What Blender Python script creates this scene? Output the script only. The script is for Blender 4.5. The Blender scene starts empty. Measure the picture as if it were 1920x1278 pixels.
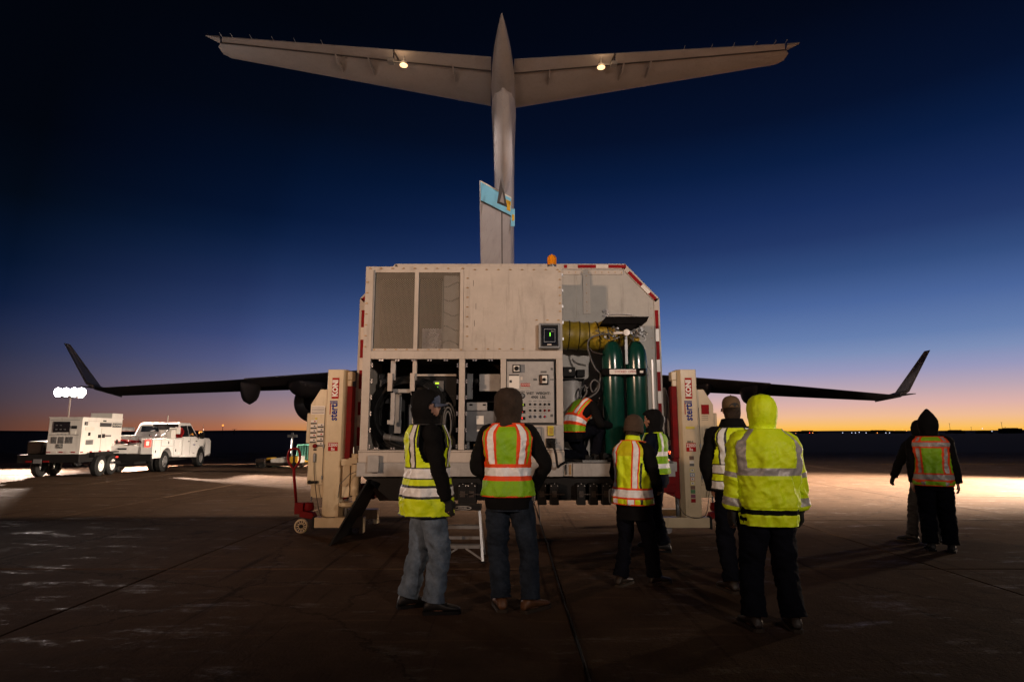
import bpy, bmesh, math, random
from mathutils import Vector, Matrix, noise
random.seed(7)
PI = math.pi
R = math.radians
SC = bpy.context.scene
COL = SC.collection

# ------------------------------------------------------------------ camera
F_PX = 1120.0
PITCH = math.atan(171 / F_PX)
EYE = 1.52
cd = bpy.data.cameras.new('camera'); cam = bpy.data.objects.new('camera', cd); COL.objects.link(cam)
cam.location = (0, 0, EYE); cam.rotation_euler = (PI / 2 + PITCH, 0, 0)
cd.sensor_width = 36; cd.lens = 36 * F_PX / 1920; cd.clip_end = 9000; cd.clip_start = 0.05
SC.camera = cam
SC.view_settings.view_transform = 'Standard'
SC.view_settings.look = 'None'
SC.view_settings.exposure = 0.0
SC.view_settings.gamma = 1.0
SC.cycles.max_bounces = 6
SC.cycles.sample_clamp_indirect = 3.0
SC.cycles.use_denoising = True

def lin(c):
    return tuple((v / 255 / 12.92) if v / 255 <= 0.04045 else (((v / 255) + 0.055) / 1.055) ** 2.4 for v in c) + (1.0,)

# ------------------------------------------------------------------ dusk sky (gradient over elevation, warmer towards the set sun)
SUN_AZ = R(33)
def make_world():
    w = bpy.data.worlds.new('World'); SC.world = w; w.use_nodes = True
    n = w.node_tree.nodes; l = w.node_tree.links; n.clear()
    out = n.new('ShaderNodeOutputWorld'); bg = n.new('ShaderNodeBackground')
    tc = n.new('ShaderNodeTexCoord'); sx = n.new('ShaderNodeSeparateXYZ')
    l.new(tc.outputs['Generated'], sx.inputs[0])
    def ramp(stops):
        r = n.new('ShaderNodeValToRGB'); cr = r.color_ramp; cr.interpolation = 'LINEAR'
        while len(cr.elements) > 1: cr.elements.remove(cr.elements[-1])
        for i, (p, c) in enumerate(stops):
            e = cr.elements[0] if i == 0 else cr.elements.new(p)
            e.position = p; e.color = lin(c)
        l.new(sx.outputs['Z'], r.inputs[0]); return r
    far = ramp([(0.0, (182, 106, 74)), (0.011, (174, 112, 84)), (0.03, (150, 116, 114)), (0.058, (126, 110, 126)), (0.09, (100, 100, 132)), (0.109, (86, 92, 134)), (0.147, (62, 75, 122)), (0.186, (46, 62, 106)),
                (0.223, (34, 50, 92)), (0.262, (22, 40, 78)), (0.297, (12, 30, 64)), (0.33, (6, 22, 52)), (0.40, (3, 16, 40)), (0.465, (3, 10, 25)), (0.58, (2, 5, 14)), (0.9, (1, 3, 9))])
    near = ramp([(0.0, (253, 176, 50)), (0.007, (253, 192, 92)), (0.023, (240, 188, 148)), (0.039, (222, 178, 168)), (0.062, (188, 166, 178)), (0.088, (152, 152, 187)), (0.113, (124, 142, 183)), (0.137, (101, 126, 174)),
                 (0.187, (74, 101, 155)), (0.235, (51, 77, 127)), (0.282, (35, 56, 104)), (0.327, (24, 45, 92)), (0.39, (11, 31, 70)), (0.45, (6, 19, 48)), (0.56, (3, 9, 26)), (0.68, (2, 5, 15)), (0.9, (1, 3, 10))])
    dot = n.new('ShaderNodeVectorMath'); dot.operation = 'DOT_PRODUCT'; dot.inputs[1].default_value = (math.sin(SUN_AZ), math.cos(SUN_AZ), 0)
    l.new(tc.outputs['Generated'], dot.inputs[0])
    mr = n.new('ShaderNodeMapRange'); mr.inputs['From Min'].default_value = 0.52; mr.inputs['From Max'].default_value = 0.98
    l.new(dot.outputs['Value'], mr.inputs['Value'])
    mx = n.new('ShaderNodeMix'); mx.data_type = 'RGBA'
    l.new(mr.outputs[0], mx.inputs['Factor']); l.new(far.outputs[0], mx.inputs['A']); l.new(near.outputs[0], mx.inputs['B'])
    # the sky opposite the sunset is already night
    back = ramp([(0.0, (86, 54, 46)), (0.012, (82, 54, 49)), (0.043, (66, 56, 66)), (0.075, (56, 54, 74)), (0.107, (40, 46, 72)), (0.138, (28, 38, 68)), (0.17, (14, 28, 58)), (0.218, (6, 20, 44)), (0.30, (3, 10, 22)), (0.385, (2, 5, 13)), (0.9, (1, 2, 7))])
    mb = n.new('ShaderNodeMapRange'); mb.inputs['From Min'].default_value = 0.27; mb.inputs['From Max'].default_value = 0.56
    l.new(dot.outputs['Value'], mb.inputs['Value'])
    m2 = n.new('ShaderNodeMix'); m2.data_type = 'RGBA'; l.new(mb.outputs[0], m2.inputs['Factor']); l.new(back.outputs[0], m2.inputs['A']); l.new(mx.outputs['Result'], m2.inputs['B']); mx = m2
    l.new(mx.outputs['Result'], bg.inputs['Color']); bg.inputs['Strength'].default_value = 1.0
    l.new(bg.outputs[0], out.inputs[0])
make_world()

# ------------------------------------------------------------------ floodlights of the work site (towers stand behind the camera and to the right)
def spot(name, loc, target, power, color, cone=60, blend=0.5, radius=0.25):
    d = bpy.data.lights.new(name, 'SPOT'); d.energy = power; d.color = color; d.spot_size = R(cone); d.spot_blend = blend
    d.shadow_soft_size = radius
    o = bpy.data.objects.new(name, d); COL.objects.link(o); o.location = loc
    o.rotation_euler = (Vector(target) - Vector(loc)).to_track_quat('-Z', 'Y').to_euler()
    return o
spot('floodlight_warm', (-10.5, -6.0, 4.2), (-0.6, 12.0, 7.4), 7300, (1.0, 0.64, 0.42), 66, 1.0, 0.30)
spot('floodlight_white', (6.8, -7.4, 5.6), (0.2, 12.0, 7.2), 5200, (1.0, 0.83, 0.71), 64, 1.0, 0.30)
spot('floodlight_right', (24.0, 17.2, 4.6), (14.0, 17.6, 0.0), 330000, (1.0, 0.80, 0.62), 52, 1.0, 0.9)
spot('floodlight_right_spill', (21.5, 17.8, 2.5), (5.0, 14.5, 0.2), 5000, (1.0, 0.74, 0.52), 110, 1.0, 0.5)

# ------------------------------------------------------------------ materials
def mat(name, col, rough=0.55, metal=0.0, var=0.12, scale=6.0, bump=0.0, bscale=60.0, emit=None, estr=0.0, world=False, spec=0.5, alpha=None, stretch=None, sheen=0.0, grime=0.0):
    m = bpy.data.materials.new(name); m.use_nodes = True
    n = m.node_tree.nodes; l = m.node_tree.links; b = n['Principled BSDF']
    c = tuple(col[:3]) + (1,)
    b.inputs['Base Color'].default_value = c; b.inputs['Roughness'].default_value = rough; b.inputs['Metallic'].default_value = metal
    b.inputs['Specular IOR Level'].default_value = spec
    if sheen: b.inputs['Sheen Weight'].default_value = sheen
    if emit: b.inputs['Emission Color'].default_value = tuple(emit) + (1,); b.inputs['Emission Strength'].default_value = estr
    if var or bump:
        if world:
            g = n.new('ShaderNodeNewGeometry'); src = g.outputs['Position']
        else:
            g = n.new('ShaderNodeTexCoord'); src = g.outputs['Object']
        if stretch:
            mp = n.new('ShaderNodeMapping'); mp.inputs['Scale'].default_value = stretch; l.new(src, mp.inputs[0]); src = mp.outputs[0]
        t = n.new('ShaderNodeTexNoise'); t.inputs['Scale'].default_value = scale; t.inputs['Detail'].default_value = 6; t.inputs['Roughness'].default_value = 0.65
        l.new(src, t.inputs['Vector'])
        cr = n.new('ShaderNodeValToRGB'); cr.color_ramp.elements[0].position = 0.32; cr.color_ramp.elements[1].position = 0.68
        cr.color_ramp.elements[0].color = tuple(max(0, v * (1 - var)) for v in c[:3]) + (1,)
        cr.color_ramp.elements[1].color = tuple(min(1, v * (1 + var)) for v in c[:3]) + (1,)
        l.new(t.outputs[0], cr.inputs[0]); l.new(cr.outputs[0], b.inputs['Base Color'])
        mr = n.new('ShaderNodeMapRange'); mr.inputs['To Min'].default_value = max(0.02, rough - 0.12); mr.inputs['To Max'].default_value = min(1, rough + 0.12)
        l.new(t.outputs[0], mr.inputs[0]); l.new(mr.outputs[0], b.inputs['Roughness'])
        if grime:
            tc2 = n.new('ShaderNodeTexCoord'); out_ = cr.outputs[0]
            for (sc_, lo, hi, colr) in (((9, 9, 0.9), .54, .72, .62), ((1.6, 1.6, 1.6), .50, .75, .78), ((45, 45, 45), .66, .72, .45), ((3, 3, 70), .70, .73, 1.5)):
                mp2 = n.new('ShaderNodeMapping'); mp2.inputs['Scale'].default_value = sc_; mp2.inputs['Location'].default_value = (sc_[0], 3, 1); l.new(tc2.outputs['Object'], mp2.inputs[0])
                tn = n.new('ShaderNodeTexNoise'); tn.inputs['Scale'].default_value = 1; tn.inputs['Detail'].default_value = 5; tn.inputs['Roughness'].default_value = .7; l.new(mp2.outputs[0], tn.inputs['Vector'])
                q = n.new('ShaderNodeMapRange'); q.inputs['From Min'].default_value = lo; q.inputs['From Max'].default_value = hi; q.inputs['To Max'].default_value = grime; l.new(tn.outputs[0], q.inputs[0])
                mm = n.new('ShaderNodeMix'); mm.data_type = 'RGBA'; mm.blend_type = 'MULTIPLY'; l.new(q.outputs[0], mm.inputs['Factor']); l.new(out_, mm.inputs['A']); mm.inputs['B'].default_value = (colr, colr * .97, colr * .93, 1); out_ = mm.outputs['Result']
            l.new(out_, b.inputs['Base Color'])
        if bump:
            t2 = n.new('ShaderNodeTexNoise'); t2.inputs['Scale'].default_value = bscale; t2.inputs['Detail'].default_value = 4
            l.new(src, t2.inputs['Vector'])
            bp = n.new('ShaderNodeBump'); bp.inputs['Strength'].default_value = min(1, bump); bp.inputs['Distance'].default_value = 0.01
            l.new(t2.outputs[0], bp.inputs['Height']); l.new(bp.outputs[0], b.inputs['Normal'])
    return m

M = {}
M['shelter'] = mat('shelter_paint', (0.47, 0.42, 0.37), 0.5, 0, 0.08, 3.0, 0.22, 9, grime=.8)
M['shelter_wall'] = mat('shelter_wall_paint', (0.38, 0.365, 0.335), 0.5, 0, 0.12, 2.2, 0.2, 9, grime=.9)
M['panel_grey'] = mat('control_panel_paint', (0.35, 0.34, 0.33), 0.45, 0, 0.14, 7, 0.08, 40, grime=.8)
M['steel_grey'] = mat('grey_sheet_steel', (0.17, 0.175, 0.18), 0.4, 0.4, 0.16, 6, 0.06, 40)
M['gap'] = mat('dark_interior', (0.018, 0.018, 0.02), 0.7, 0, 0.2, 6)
M['black'] = mat('black_paint', (0.007, 0.0065, 0.0065), 0.6, 0, 0.3, 7, 0.1, 40, spec=0.2)
M['black_matt'] = mat('black_matt_paint', (0.007, 0.0065, 0.0065), 0.9, 0, 0.3, 7, 0.1, 40, spec=0.05)
M['rubber'] = mat('black_rubber', (0.010, 0.010, 0.010), 0.7, 0, 0.3, 12, 0.1, 60, spec=0.2)
M['chrome'] = mat('zinc_metal', (0.62, 0.62, 0.64), 0.28, 0.9, 0.1, 8)
M['alu'] = mat('aluminium', (0.30, 0.295, 0.295), 0.34, 0.5, 0.14, 14, 0.08, 120)
M['brass'] = mat('brass', (0.35, 0.22, 0.10), 0.4, 0.7, 0.2, 20)
M['tape_red'] = mat('red_tape', (0.25, 0.005, 0.008), 0.6, 0, 0.22, 12, spec=.12)
M['tape_white'] = mat('white_tape', (0.62, 0.56, 0.50), 0.35, 0, 0.08, 12)
M['cream'] = mat('cream_enamel', (0.56, 0.45, 0.29), 0.32, 0, 0.07, 3.5, 0.06, 25, spec=.35, grime=.7)
M['lift_red'] = mat('red_enamel', (0.16, 0.004, 0.005), 0.6, 0, 0.22, 7, 0.08, 40, spec=0.12)
M['blue_print'] = mat('blue_print', (0.006, 0.020, 0.20), 0.6, 0, 0, spec=.1)
M['red_print'] = mat('red_print', (0.36, 0.008, 0.008), 0.6, 0, 0, spec=.1)
M['white_print'] = mat('white_print', (0.75, 0.72, 0.66), 0.45, 0, 0)
M['black_print'] = mat('black_print', (0.02, 0.02, 0.02), 0.5, 0, 0)
M['bottle'] = mat('green_cylinder_paint', (0.004, 0.044, 0.032), 0.20, 0, 0.15, 4, 0.03, 30, spec=0.7)
M['yellow_collar'] = mat('yellow_collar', (0.42, 0.27, 0.02), 0.45, 0, 0.15, 10)
M['duct'] = mat('yellow_duct_fabric', (0.30, 0.21, 0.014), 0.5, 0, 0.25, 9, 0.35, 30)
M['amber'] = mat('amber_lens', (0.75, 0.26, 0.01), 0.15, 0, 0.25, 30, spec=0.8)
M['glass_dark'] = mat('dark_glass', (0.010, 0.012, 0.015), 0.06, 0, 0, spec=0.8)
M['led_green'] = mat('green_display', (0.05, 0.3, 0.02), 0.4, 0, 0, emit=(0.25, 1.0, 0.05), estr=1.4)
M['led_lime'] = mat('lime_display', (0.2, 0.3, 0.02), 0.4, 0, 0, emit=(0.6, 0.9, 0.03), estr=1.2)
M['led_red'] = mat('red_display', (0.3, 0.02, 0.02), 0.4, 0, 0, emit=(1.0, 0.03, 0.02), estr=2.0)
M['truck_white'] = mat('white_truck_paint', (0.74, 0.73, 0.72), 0.25, 0, 0.04, 2, spec=0.6)
M['gen_white'] = mat('white_generator_paint', (0.66, 0.63, 0.59), 0.4, 0, 0.05, 4, 0.05, 20, grime=.5)
M['grille'] = mat('dark_grille', (0.10, 0.10, 0.10), 0.6, 0, 0.2, 20)
M['lamp_red'] = mat('tail_lamp_lit', (0.5, 0.02, 0.02), 0.3, 0, 0, emit=(1.0, 0.05, 0.03), estr=2.5)
M['lamp_red_core'] = mat('tail_lamp_core', (0.7, 0.2, 0.2), 0.3, 0, 0, emit=(1.0, 0.30, 0.22), estr=3)
M['lamp_amber'] = mat('amber_lamp_lit', (0.6, 0.3, 0.02), 0.3, 0, 0, emit=(1.0, 0.33, 0.06), estr=1.8)
M['lamp_blue'] = mat('blue_taxiway_lamp', (0.1, 0.2, 0.9), 0.3, 0, 0, emit=(0.10, 0.28, 1.0), estr=5)
M['lamp_white'] = mat('floodlamp_glass', (0.9, 0.9, 0.9), 0.3, 0, 0, emit=(1.0, 0.90, 0.95), estr=90)
M['lamp_tail'] = mat('stabiliser_lamp_glass', (0.9, 0.8, 0.6), 0.3, 0, 0, emit=(1.0, 0.62, 0.30), estr=1.9)
M['plane_tail_lit'] = mat('aircraft_grey_lit', (0.33, 0.325, 0.345), 0.55, 0, 0.07, 0.8, 0.02, 10, grime=.5)  # fin copy of the aircraft grey, lightened for the lamp light on it
M['plane_under_shaded'] = mat('aircraft_grey_shaded', (0.20, 0.185, 0.185), 0.55, 0, 0.07, 0.8, 0.02, 10, grime=.5)  # same grey, darkened in colour for the dimly lit stabiliser undersides
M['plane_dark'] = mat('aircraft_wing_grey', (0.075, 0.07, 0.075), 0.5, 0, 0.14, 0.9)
M['plane_line'] = mat('panel_gap', (0.03, 0.025, 0.025), 0.7, 0, 0)
M['engine'] = mat('engine_cowling', (0.05, 0.048, 0.052), 0.4, 0, 0.2, 2)
M['fin_blue'] = mat('light_blue_paint', (0.18, 0.50, 0.72), 0.4, 0, 0.04, 4)
M['fin_white'] = mat('white_line_paint', (0.7, 0.68, 0.6), 0.4, 0, 0)
M['emblem_yellow'] = mat('yellow_emblem', (0.60, 0.36, 0.02), 0.4, 0, 0)
M['skin'] = mat('skin', (0.42, 0.22, 0.15), 0.5, 0, 0.1, 30, 0.1, 200)
M['eye'] = mat('eye', (0.5, 0.48, 0.45), 0.2, 0, 0)
M['cloth_black'] = mat('black_fleece', (0.0055, 0.0052, 0.0055), 0.95, 0, 0.3, 14, 0.5, 90, spec=0.15)
M['cloth_navy'] = mat('navy_fleece', (0.004, 0.006, 0.016), 0.95, 0, 0.3, 14, 0.5, 90, spec=0.15)
M['cloth_brown'] = mat('dark_brown_fleece', (0.040, 0.028, 0.021), 0.95, 0, 0.35, 10, 0.8, 60, spec=0.15)
M['knit'] = mat('brown_knit', (0.07, 0.042, 0.025), 0.95, 0, 0.25, 60, 0.9, 140)
M['jeans_light'] = mat('pale_denim', (0.14, 0.18, 0.235), 0.95, 0, 0.4, 9, 0.7, 50, spec=.1)
M['jeans_dark'] = mat('dark_denim', (0.020, 0.027, 0.040), 0.95, 0, 0.4, 9, 0.7, 50, spec=.1)
M['trouser_black'] = mat('black_work_trouser', (0.0045, 0.005, 0.009), 0.95, 0, 0.3, 9, 0.5, 50, spec=.08)
M['trouser_grey'] = mat('grey_trouser', (0.05, 0.05, 0.053), 0.95, 0, 0.25, 9, 0.5, 50, spec=.1)
M['boot_tan'] = mat('tan_leather', (0.11, 0.045, 0.016), 0.5, 0, 0.3, 25, 0.4, 60)
M['boot_brown'] = mat('brown_leather', (0.022, 0.013, 0.008), 0.5, 0, 0.3, 25, 0.4, 60)
M['boot_black'] = mat('black_leather', (0.012, 0.011, 0.011), 0.5, 0, 0.3, 25, 0.4, 60)
M['sole'] = mat('rubber_sole', (0.03, 0.018, 0.009), 0.8, 0, 0.2, 30)
M['glove'] = mat('work_glove', (0.012, 0.011, 0.010), 0.85, 0, 0.3, 40, 0.4, 90)
M['hv_yellow'] = mat('hi_vis_yellow', (0.76, 1.0, 0.003), 0.6, 0, 0.08, 9, 1.0, 17)
M['hv_lime'] = mat('hi_vis_lime', (0.26, 0.54, 0.004), 0.6, 0, 0.10, 9, 1.0, 17)
M['hv_gold'] = mat('hi_vis_gold', (0.70, 0.66, 0.004), 0.65, 0, 0.08, 9, 0.5, 26)
M['hv_orange'] = mat('hi_vis_orange', (0.95, 0.075, 0.006), 0.6, 0, 0.06, 9)
M['retro'] = mat('reflective_tape', (0.96, 0.97, 1.0), 0.4, 0.0, 0.10, 16, 0.5, 30, emit=None)
M['retro_grey'] = mat('grey_reflective_tape', (0.42, 0.39, 0.37), 0.45, 0.15, 0.14, 16, 0.5, 30)
M['cap_tan'] = mat('tan_cap_cloth', (0.13, 0.08, 0.04), 0.9, 0, 0.15, 30, 0.3, 90)
M['cap_blue'] = mat('blue_cap_cloth', (0.08, 0.10, 0.16), 0.9, 0, 0.15, 30, 0.3, 90)
M['label_yellow'] = mat('yellow_sticker', (0.55, 0.45, 0.03), 0.5, 0, 0)
M['label_green'] = mat('green_sticker', (0.03, 0.14, 0.03), 0.5, 0, 0)
M['label_purple'] = mat('purple_sticker', (0.16, 0.015, 0.05), 0.5, 0, 0)
M['label_teal'] = mat('blue_sticker', (0.10, 0.22, 0.32), 0.5, 0, 0)
M['label_orange'] = mat('orange_sticker', (0.45, 0.16, 0.08), 0.5, 0, 0)
M['crate_green'] = mat('green_crate_plastic', (0.05, 0.20, 0.15), 0.5, 0, 0.2, 8)
M['tow_yellow'] = mat('yellow_equipment_paint', (0.55, 0.30, 0.02), 0.5, 0, 0.2, 8)
M['field'] = mat('dark_grass', (0.010, 0.009, 0.006), 0.95, 0, 0.4, 0.05, 0, world=True, spec=0.1)
M['plastic_sheet'] = mat('crumpled_clear_film', (0.65, 0.65, 0.68), 0.12, 0.3, 0.3, 40, 1.0, 60)

def concrete():
    m = bpy.data.materials.new('apron_concrete'); m.use_nodes = True
    n = m.node_tree.nodes; l = m.node_tree.links; b = n['Principled BSDF']
    g = n.new('ShaderNodeNewGeometry'); oi = n.new('ShaderNodeObjectInfo')
    def nz(sc, det, mapping=None, rough=0.6):
        t = n.new('ShaderNodeTexNoise'); t.inputs['Scale'].default_value = sc; t.inputs['Detail'].default_value = det; t.inputs['Roughness'].default_value = rough
        if mapping:
            mp = n.new('ShaderNodeMapping'); mp.inputs['Scale'].default_value = mapping; l.new(g.outputs['Position'], mp.inputs[0]); l.new(mp.outputs[0], t.inputs['Vector'])
        else: l.new(g.outputs['Position'], t.inputs['Vector'])
        return t
    big = nz(0.35, 5); mid = nz(3.0, 8, None, 0.75); fine = nz(90, 4)
    streak = nz(1.0, 8, (1.0, 2.6, 1), 0.78)
    cr = n.new('ShaderNodeValToRGB'); e = cr.color_ramp.elements
    e[0].position = 0.3; e[0].color = (0.052, 0.031, 0.020, 1); e[1].position = 0.7; e[1].color = (0.108, 0.067, 0.044, 1)
    mx = n.new('ShaderNodeMix'); mx.data_type = 'FLOAT'; mx.inputs[0].default_value = 0.5
    l.new(big.outputs[0], mx.inputs[2]); l.new(mid.outputs[0], mx.inputs[3])
    ad = n.new('ShaderNodeMath'); ad.operation = 'MULTIPLY_ADD'; ad.inputs[1].default_value = 0.10; l.new(oi.outputs['Random'], ad.inputs[0]); l.new(mx.outputs[0], ad.inputs[2])
    sb = n.new('ShaderNodeMath'); sb.operation = 'SUBTRACT'; sb.inputs[1].default_value = 0.05; l.new(ad.outputs[0], sb.inputs[0])
    l.new(sb.outputs[0], cr.inputs[0]); l.new(cr.outputs[0], b.inputs['Base Color'])
    mr = n.new('ShaderNodeMapRange'); mr.inputs['From Min'].default_value = 0.30; mr.inputs['From Max'].default_value = 0.46
    mr.inputs['To Min'].default_value = 0.28; mr.inputs['To Max'].default_value = 0.92
    l.new(streak.outputs[0], mr.inputs[0]); l.new(mr.outputs[0], b.inputs['Roughness'])
    # tyre marks, cracks and grit change the colour of the concrete itself
    def mulcol(sock, fac, col):
        m3 = n.new('ShaderNodeMix'); m3.data_type = 'RGBA'; m3.blend_type = 'MULTIPLY'; l.new(fac, m3.inputs['Factor']); l.new(sock, m3.inputs['A']); m3.inputs['B'].default_value = col; return m3.outputs['Result']
    def thr(sock, a, c):
        q = n.new('ShaderNodeMapRange'); q.inputs['From Min'].default_value = a; q.inputs['From Max'].default_value = c; l.new(sock, q.inputs[0]); return q.outputs[0]
    ty = nz(1.0, 5, (7.0, 0.22, 1), 0.6); sc = nz(1.0, 4, (0.5, 9.0, 1), 0.6); st2 = nz(0.9, 6, None, 0.7)
    vo = n.new('ShaderNodeTexVoronoi'); vo.feature = 'DISTANCE_TO_EDGE'; vo.inputs['Scale'].default_value = 0.24
    wv = n.new('ShaderNodeVectorMath'); wv.operation = 'MULTIPLY_ADD'; wv.inputs[1].default_value = (.5, .5, .5); l.new(mid.outputs['Color'], wv.inputs[0]); l.new(g.outputs['Position'], wv.inputs[2]); l.new(wv.outputs[0], vo.inputs['Vector'])
    c0 = cr.outputs[0]
    c0 = mulcol(c0, thr(ty.outputs[0], 0.58, 0.70), (0.45, 0.43, 0.42, 1))
    c0 = mulcol(c0, thr(sc.outputs[0], 0.60, 0.68), (1.35, 1.3, 1.25, 1))
    c0 = mulcol(c0, thr(st2.outputs[0], 0.60, 0.70), (0.50, 0.50, 0.50, 1))
    c0 = mulcol(c0, thr(vo.outputs[0], 0.006, 0.001), (0.55, 0.55, 0.55, 1))
    c0 = mulcol(c0, thr(fine.outputs[0], 0.62, 0.74), (2.2, 2.1, 2.0, 1))
    l.new(c0, b.inputs['Base Color'])
    # polished and rubbed patches catch the low lamps
    mul = n.new('ShaderNodeMath'); mul.operation = 'MULTIPLY_ADD'; mul.inputs[1].default_value = 0.55; l.new(nz(38, 5).outputs[0], mul.inputs[0]); l.new(mid.outputs[0], mul.inputs[2])
    bp = n.new('ShaderNodeBump'); bp.inputs['Strength'].default_value = 0.7; bp.inputs['Distance'].default_value = 0.016
    l.new(mul.outputs[0], bp.inputs['Height']); l.new(bp.outputs[0], b.inputs['Normal'])
    gl = n.new('ShaderNodeMapRange'); gl.inputs['From Min'].default_value = 0.30; gl.inputs['From Max'].default_value = 0.44
    gl.inputs['To Min'].default_value = 0.40; gl.inputs['To Max'].default_value = 0.03; l.new(streak.outputs[0], gl.inputs[0]); l.new(gl.outputs[0], b.inputs['Specular IOR Level'])
    return m
M['concrete'] = concrete()
M['sealant'] = mat('joint_sealant', (0.012, 0.010, 0.009), 0.8, 0, 0.2, 20, world=True)

def mesh_screen():
    m = bpy.data.materials.new('expanded_metal_screen'); m.use_nodes = True
    n = m.node_tree.nodes; l = m.node_tree.links; b = n['Principled BSDF']; out = n['Material Output']
    b.inputs['Base Color'].default_value = (0.24, 0.21, 0.17, 1); b.inputs['Metallic'].default_value = 0.3; b.inputs['Roughness'].default_value = 0.4
    tc = n.new('ShaderNodeTexCoord'); sx = n.new('ShaderNodeSeparateXYZ'); l.new(tc.outputs['Object'], sx.inputs[0])
    def lincomb(a, c):
        p = n.new('ShaderNodeMath'); p.operation = 'MULTIPLY'; p.inputs[1].default_value = a; l.new(sx.outputs['X'], p.inputs[0])
        q = n.new('ShaderNodeMath'); q.operation = 'MULTIPLY_ADD'; q.inputs[1].default_value = c; l.new(sx.outputs['Z'], q.inputs[0]); l.new(p.outputs[0], q.inputs[2])
        s = n.new('ShaderNodeMath'); s.operation = 'SINE'; l.new(q.outputs[0], s.inputs[0]); a_ = n.new('ShaderNodeMath'); a_.operation = 'ABSOLUTE'; l.new(s.outputs[0], a_.inputs[0])
        return a_
    k = PI / 0.036
    u = lincomb(k, k * 1.25); v = lincomb(k, -k * 1.25)
    mn = n.new('ShaderNodeMath'); mn.operation = 'MINIMUM'; l.new(u.outputs[0], mn.inputs[0]); l.new(v.outputs[0], mn.inputs[1])
    gt = n.new('ShaderNodeMath'); gt.operation = 'GREATER_THAN'; gt.inputs[1].default_value = 0.42; l.new(mn.outputs[0], gt.inputs[0])
    tr = n.new('ShaderNodeBsdfTransparent'); mx = n.new('ShaderNodeMixShader')
    l.new(gt.outputs[0], mx.inputs[0]); l.new(b.outputs[0], mx.inputs[1]); l.new(tr.outputs[0], mx.inputs[2]); l.new(mx.outputs[0], out.inputs['Surface'])
    return m
M['screen'] = mesh_screen()

# ------------------------------------------------------------------ building helpers
def at(px, py, D):
    """point of the plane y = D seen at that place of the photograph"""
    a = (px - 960) / F_PX; b = (639 - py) / F_PX
    dy = math.cos(PITCH) - b * math.sin(PITCH); dz = math.sin(PITCH) + b * math.cos(PITCH)
    t = D / dy
    return Vector((a * t, D, EYE + dz * t))

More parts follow.
